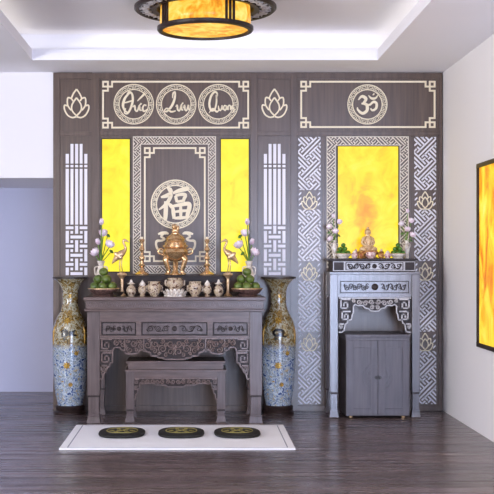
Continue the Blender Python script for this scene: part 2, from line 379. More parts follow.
struct(b.build('trim_1', 'panel', bevel=.002))
struct(MB().box(XP, XR, .12, .2, 0, HC).build('wall_rear', 'wall'))
struct(MB().box(XP, XP+.1, .2, YA, 0, HC).build('wall_passage', 'wall'))
Yb = 0.0; K = 1/S(0)               # ornaments sit on the fields; K = metres per picture unit there

def corner_frame(mb, u0, u1, v0, v1, t=1.7, q=6.5, yf=-.010, yb=0):
    B = lambda a, b_, c_, d: mb.box(X(a), X(b_), yf, yb, Z(c_), Z(d))
    g = q+4.2
    B(u0+g, u1-g, v0, v0+t); B(u0+g, u1-g, v1-t, v1); B(u0, u0+t, v0+g, v1-g); B(u1-t, u1, v0+g, v1-g)
    for sx in (0, 1):
        for sz in (0, 1):
            def b2(a, b_, c_, d):
                A0, A1 = (u0+a, u0+b_) if not sx else (u1-b_, u1-a)
                C0, C1 = (v0+c_, v0+d) if not sz else (v1-d, v1-c_)
                B(A0, A1, C0, C1)
            b2(0, q, 0, t); b2(0, t, t, q); b2(q-t, q, t, q); b2(t, q-t, q-t, q)     # little square
            b2(g-t, g, t, q); b2(q, g-t, q-t, q); b2(g-t, g, 0, t)                    # hook of the top line
            b2(t, q, g-t, g); b2(q-t, q, q, g-t); b2(0, t, g-t, g)                    # hook of the side line
def annulus(mb, cx, cz, r0, r1, yf, yb, seg=64):
    pr = [(r0, yb), (r0, yf), (r1, yf), (r1, yb), (r0, yb)]
    mb.ring(pr, seg, lambda p, a: (cx+p[0]*math.cos(a), p[1], cz+p[0]*math.sin(a)))
def medallion(cu, cv, r_out, r_in, n, parent, yf=-.011, name='medallion', t=.9):
    m = MB(); cx, cz = X(cu), Z(cv)
    annulus(m, cx, cz, (r_out-t*1.1)*K, r_out*K, yf, 0); annulus(m, cx, cz, r_in*K, (r_in+t)*K, yf, 0)
    a_ = 2*PI/n; H = r_out-r_in-2.1*t
    def arc(f0, f1, rr, w, k):
        pts = [(cx+rr*K*math.cos((k+f0+(f1-f0)*i/4)*a_), cz+rr*K*math.sin((k+f0+(f1-f0)*i/4)*a_)) for i in range(5)]
        m.ribbon(pts, w*K, yf, 0)
    def rad(f, ra, rb, w, k):
        a = (k+f)*a_; m.ribbon([(cx+ra*K*math.cos(a), cz+ra*K*math.sin(a)), (cx+rb*K*math.cos(a), cz+rb*K*math.sin(a))], w*K, yf, 0)
    ri, ro = r_in+t, r_out-1.1*t; w = t*.64
    for k in range(n):
        rad(0, ri-.1, ro+.1, w, k)
        d = k % 2
        f = (lambda x: 1-x) if d else (lambda x: x)
        arc(f(.22), f(.8), ri+H*.76, w, k); rad(f(.8), ri+H*.25, ri+H*.76+w*.4, w, k); arc(f(.42), f(.8), ri+H*.25, w, k); rad(f(.22), ri, ri+H*.76+w*.4, w, k)
    return m.build(name, 'cream', parent, fix=False)

# lettered plaque: three rings with brush lettering
pl = thing('calligraphy_plaque', 'wide dark plaque with three cream rings of brush lettering above the tall character panel', 'plaque', (X(175.5), 0, Z(105)))
m = MB(); corner_frame(m, 102.3, 249, 81, 128.5); m.build('corner_frame', 'cream', pl)
LET = {
 'duc': [[(-7,-9,.6),(-4.5,-12,1.6),(-1.5,-9.5,1.9),(-1,-3,2.0),(-3,4,1.9),(-6,9,1.5),(-9,8.5,1.2),(-8,4,1.0)],
         [(-4,-11,1.2),(-8.5,-6,2.1),(-10.5,1,2.3),(-9,6,1.5),(-6,8,1.0)], [(-11,-1,.5),(-6,-2,1.3),(0,-4,.8)],
         [(-1,3,.7),(1,1.5,1.4),(1.5,5.5,1.6),(3.5,6.8,1.2),(5.5,1.5,1.5),(6,5.5,1.5),(8,6,.7)], [(5.2,1.5,.8),(7.6,-.8,1.5)],
         [(12.3,1.5,1.4),(10.3,.8,1.0),(8.7,4,1.7),(10,7,1.5),(13.5,5,.7)], [(3.5,-3,.5),(7,-6.5,1.5),(11,-10.5,1.8)]],
 'luu': [[(-3.5,-6,.8),(-3,-10.5,1.5),(-1,-11.5,1.4),(-1.6,-5,2.0),(-4.5,2,2.1),(-9,7,1.6),(-11.5,6.5,1.1),(-9,4,1.0),(-5,7.5,1.6),(-.5,6.5,1.0)],
         [(-.5,2.5,.7),(1,1,1.4),(1.4,5,1.6),(3.3,6.4,1.2),(5,1,1.5),(5.4,5.2,1.5),(7,5.6,.8)], [(4.8,1,.8),(6.8,-1.5,1.4)],
         [(7,4,.7),(8.2,1,1.4),(8.6,5,1.5),(10.2,6.2,1.2),(12,1,1.4),(12.4,5.2,1.4),(14,4.2,.6)]],
 'quang': [[(-2,-5,.8),(-1,-10,1.4),(-3.5,-12,1.7),(-7,-8,1.9),(-8.8,0,2.0),(-7,6,1.8),(-3.5,5,1.5),(-1.8,-2,1.7),(-2,-9,1.3)],
         [(-9,8.5,.6),(-5.5,4.5,1.5),(-1.5,7.5,1.6),(.5,5.5,.8)], [(0,1.5,.8),(.6,5,1.5),(2.4,6,1.1),(3.8,1.5,1.4),(4.2,5.4,1.3)],
         [(8,2,1.2),(6,1.5,1.1),(5.2,4.5,1.4),(7,6,1.2),(8.3,2,1.4),(8.8,5.5,1.2)], [(9.6,5.8,1.3),(9.8,2,1.2),(11.6,1.5,1.2),(12,5.6,1.2)],
         [(15,2,1.0),(13.4,1.8,1.0),(13,4.4,1.1),(15,4,1.2),(15.2,7,1.2),(13,8.5,.8)]]}
for cu, key in ((133.8, 'duc'), (176.2, 'luu'), (218.3, 'quang')):
    md = medallion(cu, 104.3, 20.2, 14.3, 16, pl)
    t = MB()
    for st in LET[key]: brush(t, [(p[0], p[1], p[2]*1.08) for p in st], -.016, -.002, X(cu), Z(104.3), K*1.02)
    o = t.build('lettering', 'cream', md, fix=False); o.location = (0, 0, 0)
pr = thing('symbol_plaque', 'wide dark plaque with one cream ring around an Om sign, above the right altar', 'plaque', (X(367.5), 0, Z(105)))
m = MB(); corner_frame(m, 300.3, 435.3, 81, 128); m.build('corner_frame', 'cream', pr)
md = medallion(367.3, 104.5, 20, 14.3, 16, pr)
t = MB()
for st in ([(-9,-4.5,1.2),(-5.5,-8,2.6),(-1.5,-5.5,3.0),(-4,-1.2,2.2),(-6,-.8,1.4)], [(-5,-.8,1.8),(-.8,.5,2.8),(-.5,6,3.0),(-5,9,2.8),(-9.5,5.5,1.8),(-10,3,.9)],
           [(-1.5,.5,1.4),(2.5,.3,2.0),(6,-2.5,2.4),(9,-.8,2.4),(8.5,4,2.4),(5,6,2.0),(3,4,1.0)], [(1,-9,.5),(4,-6,2.0),(8,-6.2,2.0),(10.5,-9.5,.5)], [(5.6,-10.6,.6),(6.1,-10,2.4),(6.6,-9.4,.6)]):
    brush(t, st, -.016, -.002, X(367.3), Z(104.5), K)
o = t.build('om_sign', 'cream', md, fix=False); o.location = (0, 0, 0)

# lotus emblems
def lotus(cu, cv, s, label, w=1.45):
    m = MB(); cx, cz = X(cu), Z(cv)
    def st(pts): brush(m, [(p[0], p[1], w) for p in pts], -.009, 0, cx, cz, K*s, 6)
    st([(0,-5.8),(-4.4,1),(-4.4,7),(0,12.3)]); st([(0,-5.8),(4.4,1),(4.4,7),(0,12.3)])
    for d in (-1, 1):
        st([(0,-14.3),(d*3.2,-9.8),(d*5.2,-5.2)]); st([(d*3.6,-2.5),(d*5.4,-5),(d*8.6,-5.6),(d*9.2,-1),(d*8.2,3),(d*5.4,6.8)])
        st([(d*9.2,2.2),(d*12,1.8),(d*12,6),(d*9,11.5),(d*4.5,14),(d*.2,13.2)])
    o = m.build('lotus_emblem', 'cream', fix=False, origin=(cx, 0, cz))
    tag(o, label, 'emblem', 'cream lotus emblems on the panelled wall'); return o
lotus(76.6, 103.6, 1, 'cream lotus outline left of the three lettered rings, high on dark wood')
lotus(274.4, 103.4, 1, 'cream lotus outline between the lettered rings and the Om plaque')
for u0, side in ((309.3, 'left'), (425.0, 'right')):
    for v, h in ((200.5, 'topmost'), (271.5, 'middle'), (342, 'lowest')):
        lotus(u0, v, .62, f'small cream lotus outline, {h} of three on fret strip {side} of the narrow altar', 1.7)

# bar lattices
def bar_lattice(cu, label):
    m = MB()
    B = lambda a, b_, c_, d: m.box(X(cu+a), X(cu+b_), -.009, 0, Z(c_), Z(d))
    cols = [(-10.8,-7.7), (-6.0,-3.1), (-1.4,1.6), (3.2,6.0), (7.8,10.8)]
    for k, (a, b_) in enumerate(cols):
        B(a, b_, 154 if k in (0, 4) else (144 if k in (1, 2, 3) else 148), 163.6)
        B(a, b_, 165, 167.3); B(a, b_, 168.9, 224.6)
    for r in range(3):
        v = 226.4+18.3*r
        B(-10.8, -3.1, v, v+2.8); B(3.2, 10.8, v, v+2.8)
        B(-1.4, 1.6, v-.2 if r else v-.6, v+7.3); 
        B(-6, 6, v+9.1, v+12.1) if v+12 < 277 else None
        B(-1.4, 1.6, v-4.4, v-.2) if r else None
        for a, b_ in ((-10.8,-7.7), (7.8,10.8)): B(a, b_, v+4.5, min(v+16.7, 275.2))
        for a, b_ in ((-6,-3.5), (3.5,6)):
            B(a, b_, v+4.6, v+7.3)
            if v+16 < 276: B(a, b_, v+13.9, v+16.5)
    o = m.build('bar_lattice', 'pale', fix=False, origin=(X(cu), 0, Z(210))); return tag(o, label, 'lattice', 'white bar lattices on the panelled wall')
bar_lattice(76.6, 'white bar lattice inlay left of the main altar, above the left floor vase')
bar_lattice(274.6, 'white bar lattice inlay right of the main altar, above the right floor vase')

# diagonal key fret strips
for (u0, u1, side) in ((298.2, 320.6, 'left of the narrow altar'), (414.2, 436, 'right of the narrow altar beside the white wall')):
    m = MB()
    for (v0, v1, ph) in ((137, 190, 228), (209.5, 261, 110), (280.5, 331.5, 110), (351, 404, 110)):
        fret(m, X(u0), X(u1), Z(v1), Z(v0), K/19.0, -.007, 0, ph)
    for v in (194, 199, 204.5, 265, 270.5, 276, 336, 341.5, 347):
        d = abs(((v-200.5+35) % 70.7)-35)
        for u in (u0+.6, u1-3.0): m.prism([(X(u), Z(v)), (X(u+2.4), Z(v-2.2)), (X(u+2.4), Z(v-.4)), (X(u), Z(v+1.8))], -.007, 0)
    tag(m.build('fret_strip', 'pale', fix=False, origin=(X((u0+u1)/2), 0, 0)), f'tall white diagonal key fret strip {side}', 'lattice', 'white diagonal fret strips')

# framed fields
def fret_border(u0, u1, v0, v1, w, parent, mat='greyline'):
    m = MB(); t = .7
    for (a, b_, c_, d) in ((u0, u1, v0, v0+t), (u0, u1, v1-t, v1), (u0, u0+t, v0+t, v1-t), (u1-t, u1, v0+t, v1-t),
                           (u0+w-t, u1-w+t, v0+w-t, v0+w), (u0+w-t, u1-w+t, v1-w, v1-w+t), (u0+w-t, u0+w, v0+w, v1-w), (u1-w, u1-w+t, v0+w, v1-w)):
        m.box(X(a), X(b_), -.010, 0, Z(c_), Z(d))
    for (a, b_, c_, d) in ((u0+t, u1-t, v0+t, v0+w-t), (u0+t, u1-t, v1-w+t, v1-t), (u0+t, u0+w-t, v0+w-t, v1-w+t), (u1-w+t, u1-t, v0+w-t, v1-w+t)):
        fret(m, X(a), X(b_), Z(d), Z(c_), K*(w-2*t)/185, -.0085, 0, 0, (b_-a) > (d-c_), 25)
    return m.build('fret_border', mat, parent, fix=False)
fu = thing('character_panel', 'tall dark panel with cream fret border and ringed Fu character behind the golden censer', 'panel', (X(174.7), 0, Z(272)))
fret_border(133, 216, 136.5, 273.5, 8, fu)
m = MB(); corner_frame(m, 144, 205.6, 147.3, 262, 1.7, 6.6); m.build('corner_frame', 'cream', fu)
md = medallion(175.4, 204.3, 24.7, 18.3, 26, fu, t=1.15)
t = MB()
for st in ([(-7.5,-16.5,1.4),(-5,-14.5,3.8),(-3,-11.5,2.2)], [(-14,-7,1.4),(-9,-8.2,3.2),(-4,-10,3.2),(-6,-4,3),(-10,1,2.6),(-16,5.5,1.2)], [(-9,-3,2.8),(-9,5,3.6),(-9.5,14,3.2),(-10,16,1.4)], [(-7,-1,1.6),(-4,1.5,3.2),(-3,4,1.8)],
           [(-2,-11,1.8),(4,-13.5,3.2),(12,-15.5,3.6),(14,-14.5,2)], [(.5,-8.5,2),(1.2,-6,2.6),(2,-2,2)], [(.5,-8.5,2),(6,-9.8,2.6),(10.5,-9.3,2.8),(9,-5,2.6),(8.5,-2.5,2)], [(2,-2.5,2),(8.5,-3.6,2)],
           [(-2.2,2,2),(-1.6,7,3.2),(-.8,14.5,2.6)], [(-2.2,2,2),(5,.6,3),(13.5,-.5,3.4),(14.5,3,3.6),(13,9,3.4),(11.8,14.5,2.6)], [(-.6,7.6,1.6),(6,6.8,2.4),(13,6.2,1.8)], [(5.6,1,2),(5.9,7,2.8),(5.8,13,2)], [(-.6,14,1.8),(5,13.6,2.8),(12,13.2,2)]):
    brush(t, [(p[0], p[1], p[2]*1.22) for p in st], -.016, -.002, X(174.9), Z(204.3), K)
o = t.build('fu_character', 'cream', md, fix=False); o.location = (0, 0, 0)
for d in (-1, 1):
    m = MB(); cx = X(175.6)
    q = lambda pts: [(d*p[0], p[1], p[2]) for p in pts]
    brush(m, q([(17.5,234.2-238,1.6),(14,-4.8,3.0),(9.5,-5,3.0),(7,-4,1.4)]), -.013, 0, cx, Z(238), K)
    brush(m, q([(12,-4,1.8),(14.5,-1.5,2.2),(11,1,2.0),(14,2.6,2.2),(18.5,3.0,2.6),(19.5,6,2.2),(18.5,10,2.2),(15.5,13,2.0),(11,14,1.4)]), -.013, 0, cx, Z(238), K)
    m.build('scroll_ornament', 'cream', fu, fix=False)

def lit_panel(name, u0, u1, v0, v1, mat, label, cat='light panel'):
    th = thing(name, label, cat, (X((u0+u1)/2), 0, Z(v1)))
    MB().box(X(u0), X(u1), -.008, 0, Z(v1), Z(v0)).build('lit_stone', mat, th)
    f = MB(); t = .9
    for (a, b_, c_, d) in ((u0-t, u1+t, v0-t, v0), (u0-t, u1+t, v1, v1+t), (u0-t, u0, v0, v1), (u1, u1+t, v0, v1)): f.box(X(a), X(b_), -.011, 0, Z(c_), Z(d))
    f.build('edge_trim', 'darkw', th); return th
lit_panel('backlit_stone', 102.3, 129.8, 139.3, 271.5, 'onyx_y', 'glowing yellow stone panel on the wall left of the ringed character panel')
lit_panel('backlit_stone', 221, 248.6, 139.3, 271.5, 'onyx_y', 'glowing yellow stone panel on the wall right of the ringed character panel')
am = lit_panel('backlit_stone', 337.8, 398, 146.5, 258, 'onyx_a', 'large glowing amber stone panel behind the seated statue')
ff = thing('fret_surround', 'cream key fret border around the large amber stone panel', 'frame', (X(367.6), 0, Z(268)))
fret_border(326.6, 408.6, 136.5, 268, 9, ff)
# picture on the right wall
pf = thing('backlit_picture', 'glowing fiery orange stone picture in a thin dark frame on the right white wall', 'picture', (XR, -2.2, .64))
Y0, Y1, z0, z1 = -3.15, -1.29, .64, 1.971
MB().box(XR-.02, XR, Y0+.03, Y1-.03, z0+.03, z1-.03).build('lit_stone', 'onyx_r', pf)
f = MB(); f.box(XR-.035, XR, Y0, Y1, z0, z0+.03).box(XR-.035, XR, Y0, Y1, z1-.03, z1).box(XR-.035, XR, Y0, Y0+.03, z0+.03, z1-.03).box(XR-.035, XR, Y1-.03, Y1, z0+.03, z1-.03)
f.build('frame', 'darkw', pf, bevel=.003)

# ceiling lamp
LX, LY = .05, -1.79; zc = HC+UP; zb = 1.70+EYE
lamp = thing('ceiling_lamp', 'round ceiling lamp with a dark carved brim and glowing amber stone drum', 'lamp', (LX, LY, zc))
m = MB(); m.lathe([(.0, 0), (.2, 0), (.2, zb+.03-zc), (.46, zb+.028-zc), (.46, zb+.021-zc), (0, zb+.021-zc)], LX, LY, zc, 64)
m.lathe([(.33, zb+.02), (.335, zb), (.37, zb-.004), (.37, zb+.02), (.33, zb+.02)], LX, LY, 0, 64)
m.lathe([(.455, zb+.02), (.455, zb-.002), (.475, zb-.006), (.487, zb+.004), (.487, zb+.02), (.455, zb+.02)], LX, LY, 0, 64)
m.build('brim', 'darkw', lamp, smooth='edge')
MB().lathe([(.37, zb+.018), (.37, zb+.008), (.456, zb+.008), (.456, zb+.018), (.37, zb+.018)], LX, LY, 0, 64).build('brim_backing', 'darkw', lamp)
m = MB()
for k in range(26):
    a = 2*PI*k/26; cx, cy = .413*math.cos(a), .413*math.sin(a)
    pts = spiral(0, 0, .034, 1.3, 1 if k % 2 else -1, a)
    m.tube([(LX+cx+p[0], LY+cy+p[1], zb+.002) for p in pts], .0055, 6)
    a2 = a+PI/26; m.tube([(LX+.372*math.cos(a2-.04), LY+.372*math.sin(a2-.04), zb+.003), (LX+.41*math.cos(a2+.02), LY+.41*math.sin(a2+.02), zb+.001), (LX+.455*math.cos(a2-.03), LY+.455*math.sin(a2-.03), zb+.003)], .005, 6)
m.build('scroll_carving', 'steelc', lamp, smooth=True)
zl = 1.555+EYE
MB().lathe([(.306, zb+.02), (.312, (zb+zl)/2), (.31, zl+.02)], LX, LY, 0, 64).build('drum_shade', 'onyx_l', lamp, smooth=True)
MB().lathe([(0, zl+.012), (.2, zl+.010), (.3, zl+.012)], LX, LY, 0, 64, cap=False).build('diffuser', 'onyx_l', lamp, smooth=True)
m = MB(); m.lathe([(.295, zl+.002), (.297, zl-.006), (.322, zl-.004), (.330, zl+.006), (.330, zl+.024), (.295, zl+.024), (.295, zl+.002)], LX, LY, 0, 72)
m.build('rim', 'darkw', lamp, smooth='edge')
for k in range(4):
    for j in (-1, 0, 1):
        a = math.radians(-90+31+k*90+j*5.2) ; 
        st = MB(); r = .317
        cx, cy = LX+r*math.cos(a), LY+r*math.sin(a); tx, ty = -math.sin(a)*.0075, math.cos(a)*.0075; nx, ny = math.cos(a)*.006, math.sin(a)*.006
        vs = [(cx+sx*tx+sn*nx, cy+sx*ty+sn*ny, z_) for z_ in (zl+.02, zb+.01) for (sx, sn) in ((-1,-1),(1,-1),(1,1),(-1,1))]
        st.add(vs, [(0,3,2,1),(4,5,6,7),(0,1,5,4),(1,2,6,5),(2,3,7,6),(3,0,4,7)]); st.build('strap', 'darkw', lamp)

# ------------------------------------------------------------------ altar furniture
def outline_apron(half, cx, Y, vtop, yb, mb=None):
    """half: list of (dx, v) from centre to the edge, in picture units at depth Y"""
    s = 1/S(Y); zt = Z(vtop, Y)
    r = [(cx+dx*s, Z(v, Y)) for dx, v in half]; l = [(cx-dx*s, Z(v, Y)) for dx, v in half][::-1]
    poly = l + r + [(r[-1][0], zt), (l[0][0], zt)]
    # drop duplicate at centre
    out = []
    for p in poly:
        if not out or abs(p[0]-out[-1][0])+abs(p[1]-out[-1][1]) > 1e-6: out.append(p)
    (mb or MB()).prism(out, Y, yb)
    return out
def square_key(m, cx, cz, s, w, yf, yb, dx=1, dz=1):     # square spiral
    pts = [(-1,-1),(1,-1),(1,1),(-.5,1),(-.5,-.3),(.35,-.3),(.35,.4)]
    for (a, b_), (c_, d) in zip(pts, pts[1:]):
        x0, x1 = sorted((cx+dx*a*s, cx+dx*c_*s)); q0, q1 = sorted((cz+dz*b_*s, cz+dz*d*s))
        m.box(x0-w/2, x1+w/2, yf, yb, q0-w/2, q1+w/2)

def make_leg(x0, x1, y0, y1, ztop, zk, mat, parent, d=.008):
    m = MB(); m.box(x0, x1, y0, y1, zk, ztop)
    leg = m.build('leg', mat, parent, bevel=.003)
    f = MB(); f.box(x0+d, x1-d, y0+d, y1-d, .03, zk-.006); f.box(x0+d*1.6, x1-d*1.6, y0+d*1.6, y1-d*1.6, zk-.007, zk+.001)
    f.box(x0+.001, x1-.001, y0+.001, y1-.001, .045, .058)
    f.frustum(x0-.006, x1+.006, y0-.006, y1+.006, 0, .045, .010)
    for yy, in ((y0-.004,),): f.ribbon([(p[0], p[1]) for p in spiral((x0+x1)/2, .088, (x1-x0)*.26, 1.3, 1, 0)], .006, yy+.008, y0+.012)
    o = f.build('foot', mat, leg, bevel=.002); o.location = (0, 0, 0)
    o = MB().box(x0+d*.5, x1-d*.5, y0+d*.5, y1-d*.5, zk-.014, zk+.001).build('groove_shade', 'darkw', leg); o.location = (0, 0, 0)  # dark strip standing in for the shade in the leg groove
    return leg

# --- the main altar
YT = -.72; YTb = -.12; s = 1/S(YT); TX = X(174.7, YT); ZT = Z(297, YT)
alt = thing('altar_table', 'large carved dark wood altar table between the two floor vases', 'altar table', (TX, (YT+YTb)/2, 0))
x0, x1 = X(87.2, YT), X(262.2, YT)
m = MB(); m.box(X(84, YT), X(265.3, YT), YT-.04, YTb+.02, Z(300.3, YT), ZT); m.box(X(86, YT), X(263.5, YT), YT-.02, YTb, Z(309, YT), Z(300.3, YT)); m.box(X(84.8, YT), X(264.6, YT), YT-.032, YTb+.01, Z(311.4, YT), Z(309, YT))
m.build('tabletop', 'wood', alt, bevel=.003)
m = MB(); k = X(87.5, YT)
while k < X(262, YT): m.ribbon([(k, Z(306.6, YT)), (k+.006, Z(302.8, YT)), (k+.013, Z(303.2, YT)), (k+.015, Z(306.4, YT)), (k+.010, Z(306.2, YT))], .003, YT-.024, YT-.018); k += .0195
m.build('frieze_carving', 'carve', alt, fix=False)
m = MB(); B = lambda a, b_, c_, d, yf=YT, yb=YT+.03: m.box(X(a, YT), X(b_, YT), yf, yb, Z(c_, YT), Z(d, YT))
B(99.9, 249.5, 311.4, 322); B(99.9, 249.5, 335.5, 337.8); B(99.9, 101.5, 322, 335.5); B(247.8, 249.5, 322, 335.5); B(136, 141.5, 322, 335.5); B(207.5, 213, 322, 335.5)
for xa, xb in ((x0+.002, x0+.03), (x1-.03, x1-.002)): m.box(xa, xb, YT+.1, YTb-.1, Z(338, YT), Z(311.4, YT))
m.box(x0+.1, x1-.1, YTb-.03, YTb, Z(338, YT), Z(311.4, YT))
m.build('frame', 'wood', alt, bevel=.002)
MB().box(X(100.5, YT), X(249, YT), YT+.016, YT+.028, Z(335.2, YT), Z(322.3, YT)).build('panel_backing', 'darkw', alt)  # recess back coloured dark to draw the shaded gaps round the panels
for (a, b_) in ((101.5, 136), (141.5, 207.5), (213, 247.8)):
    m = MB(); m.box(X(a+1.3, YT), X(b_-1.3, YT), YT+.006, YT+.016, Z(334, YT), Z(323.4, YT))
    o = m.build('carved_panel', 'woodv', alt)
    r = MB(); mid = (a+b_)/2; wv = b_-a
    zc_ = Z(328.8, YT); aa = 3.4*s
    if wv > 50:
        for d in (-1, 1): vine(r, X(mid, YT)+d*5*s, X(mid, YT)+d*28*s, zc_, aa, 7*s, YT+.002, YT+.010, 0.8*s)
        r.ell((X(mid, YT), YT+.006, zc_), (2.6*s, .006, 2.6*s))
    else:
        for d in (-1, 1): vine(r, X(mid, YT)+d*3*s, X(mid, YT)+d*13*s, zc_, aa, 3.4*s, YT+.002, YT+.010, .8*s); r.ribbon([(X(mid, YT)+d*12.5*s, zc_), (X(mid, YT)+d*15*s, zc_-.004), (X(mid, YT)+d*16.2*s, zc_)], [.006, .004, .001], YT+.002, YT+.01)
        r.ell((X(mid, YT), YT+.006, zc_), (2.4*s, .006, 2.2*s))
    q = r.build('scroll_relief', 'darkw', o, fix=False); q.location = (0, 0, 0)
half = [(0,360.2),(10.5,360.2),(11,358.8),(16.5,358.6),(17.2,356.8),(23.5,356.6),(24.6,353.4),(28,352.6),(30,350.2),(35,350.8),(37,354.2),(43,354.8),(49,354.4),(50.5,351.5),(54,350.6),(54.5,348.3),(60,348.3),(61.5,350.4),(62.2,352.5),(62.2,363.5),(64.8,364),(66,367.5),(67.6,368.5),(69,373),(71.2,374.5),(72.6,380),(74.9,380)]
m = MB(); outline_apron(half, TX, YT+.012, 337.8, YT+.032, m)
ap = m.build('apron', 'darkw', alt)  # dark ground: shade behind the relief is put into the colour
m = MB(); yf, yb = YT-.001, YT+.014
P = lambda dx, v: (TX+dx*s, Z(v, YT))
for d in (-1, 1):
    for i in range(len(half)-1):           # raised beading along the scalloped lower edge
        p, q = half[i], half[i+1]; m.ribbon([P(d*max(0, p[0]), p[1]-.8), P(d*q[0], q[1]-.8)], 1.3*s, yf, yb)
    for (dx, v, r_, t_, dr) in ((4, 344, 3.6, 1.3, 1), (4, 352, 3.8, 1.3, -1), (12, 349, 4.4, 1.5, 1), (19.5, 344, 3.6, 1.3, -1), (20, 351, 2.8, 1.2, 1), (27, 345, 4.0, 1.4, 1), (34, 346.5, 2.9, 1.4, -1), (41, 343.5, 3.4, 1.3, 1), (45, 350, 3.2, 1.3, -1),
                                (52, 344.5, 2.9, 1.3, 1), (58, 343, 3.0, 1.3, -1), (12, 341, 2.4, 1.2, -1), (34.5, 341.2, 2.0, 1.2, 1), (47, 341, 2.0, 1.2, 1), (25, 340, 1.6, 1.1, 1), (8.4, 345, 2.0, 1.1, -1), (8.5, 355, 2.2, 1.2, -1), (16, 345.5, 1.8, 1.1, 1), (15.5, 354, 1.8, 1.1, -1), (23, 348, 1.8, 1.1, 1), (38.5, 350, 2.0, 1.1, 1), (37.5, 341.5, 1.8, 1.1, -1), (55, 341, 1.6, 1.1, -1), (48.5, 346, 1.5, 1.1, 1), (0, 345.5, 2, 1, -1)):
        m.ribbon([(TX+d*(dx*s+(p[0])), p[1]+Z(v, YT)) for p in spiral(0, 0, r_*s, t_, dr, dx)], [1.25*s*(1-.02*i) for i in range(19)], yf, yb, .002)
    for (dx, v, sz) in ((68.3, 344, 4.6), (68.3, 357.5, 4.6), (70.8, 368.6, 2.7)):
        square_key(m, TX+d*dx*s, Z(v, YT), sz*s, 1.3*s, yf, yb, d, -1)
    m.ribbon([P(d*63, 350.9), P(d*74.5, 350.9)], 1.2*s, yf, yb); m.ribbon([P(d*72.5, 375), P(d*73.5, 371)], 1.2*s, yf, yb)
    m.ribbon([P(d*31, 338.5), P(d*31, 352)], 1.1*s, yf, yb); m.ribbon([P(d*50, 338.5), P(d*50, 352)], 1.1*s, yf, yb)
m.ribbon([P(-74.8, 338.5), P(74.8, 338.5)], 1.3*s, yf, yb)
m.ell((TX, YT+.006, Z(348, YT)), (2.5*s, .009, 2.5*s))
o = m.build('scroll_relief', 'carve', ap, fix=False); o.location = (0, 0, 0)
lw = 12.6*s; zk = Z(395.5, YT)
for xa in (x0, x1-lw):
    for ya in (YT, YTb-lw): make_leg(xa, xa+lw, ya, ya+lw, Z(311.4, YT), zk, 'woodv', alt)

# --- low table under the altar
Y2 = -.66; s2 = 1/S(Y2); X2 = X(175.6, Y2)
lo = thing('offering_table', 'low carved dark wood side table tucked underneath the large altar', 'table', (X2, Y2+.17, 0))
x20, x21 = X(125.9, Y2), X(225.3, Y2)
m = MB(); m.box(X(126.3, Y2), X(225, Y2), Y2-.012, Y2+.36, Z(363.5, Y2), Z(361, Y2)); m.box(X(128, Y2), X(223.4, Y2), Y2, Y2+.35, Z(369.5, Y2), Z(363.5, Y2)); m.box(X(125.2, Y2), X(226.2, Y2), Y2-.016, Y2+.365, Z(371.7, Y2), Z(369.5, Y2))
m.build('tabletop', 'wood', lo, bevel=.002)
m = MB(); m.box(X(134, Y2), X(217.3, Y2), Y2, Y2+.03, Z(378, Y2), Z(371.7, Y2)); 
for xa, xb in ((x20+.002, x20+.03), (x21-.03, x21-.002)): m.box(xa, xb, Y2+.06, Y2+.28, Z(378, Y2), Z(371.7, Y2))
m.box(X(134, Y2), X(217.3, Y2), Y2+.32, Y2+.345, Z(378, Y2), Z(371.7, Y2))
m.build('frame', 'wood', lo, bevel=.002)
half2 = [(0,387.6),(8,387.6),(10,385.8),(20,385.8),(21.5,384),(30,384),(32,385),(36,383.6),(36.5,389),(38,390),(38.2,394),(39.8,395),(40.2,400),(41.8,400)]
m = MB(); outline_apron(half2, X2, Y2+.010, 378, Y2+.028, m); ap = m.build('apron', 'darkw', lo)  # ground coloured dark for the shade between the carvings
m = MB(); P = lambda dx, v: (X2+dx*s2, Z(v, Y2)); yf, yb = Y2, Y2+.012
for d in (-1, 1):
    for p, q in zip(half2, half2[1:]): m.ribbon([P(d*p[0], p[1]-.6), P(d*q[0], q[1]-.6)], 1.0*s2, yf, yb)
    for k, dx in enumerate((2.8, 8, 13, 18, 23, 28, 33)): m.ribbon([(X2+d*(dx*s2+p[0]), p[1]+Z(381.8, Y2)) for p in spiral(0, 0, 2.4*s2, 1.3, 1 if k % 2 else -1, k)], 1.0*s2, yf, yb, .002)
    square_key(m, X2+d*39*s2, Z(381.6, Y2), 2.0*s2, .9*s2, yf, yb, d, -1); square_key(m, X2+d*39.6*s2, Z(388, Y2), 1.7*s2, .9*s2, yf, yb, d, -1)
m.ribbon([P(-41.5, 378.6), P(41.5, 378.6)], 1.0*s2, yf, yb)
o = m.build('scroll_relief', 'carve', ap, fix=False); o.location = (0, 0, 0)
lw2 = 8.2*s2
for xa in (x20, x21-lw2):
    for ya in (Y2, Y2+.34-lw2): make_leg(xa, xa+lw2, ya, ya+lw2, Z(371.7, Y2), Z(409.5, Y2), 'woodv', lo, .005)

# --- stepped riser on the altar
YR = -.40; ZR = Z(275.4, YR); s3 = 1/S(YR); RXc = X(176.3, YR)
ri = thing('altar_riser', 'long dark wooden riser standing on the large altar behind the small vessels', 'riser', (RXc, YR+.1, ZT))
a, b_ = X(122.5, YR), X(230.5, YR)
m = MB(); m.box(a, b_, YR-.01, YR+.235, ZR-.014, ZR); m.build('top_board', 'darkw', ri, bevel=.002)
m = MB(); m.box(a+.008, b_-.008, YR, YR+.225, ZT+.012, ZR-.014); m.box(a, b_, YR-.006, YR+.23, ZT, ZT+.012); m.build('body', 'darkw', ri, bevel=.002)
m = MB(); vine(m, a+.03, RXc-.02, (ZT+ZR)/2, .035, .07, YR-.006, YR+.002, .008); vine(m, b_-.03, RXc+.02, (ZT+ZR)/2, .035, .07, YR-.006, YR+.002, .008); m.build('scroll_relief', 'wood', ri, fix=False)

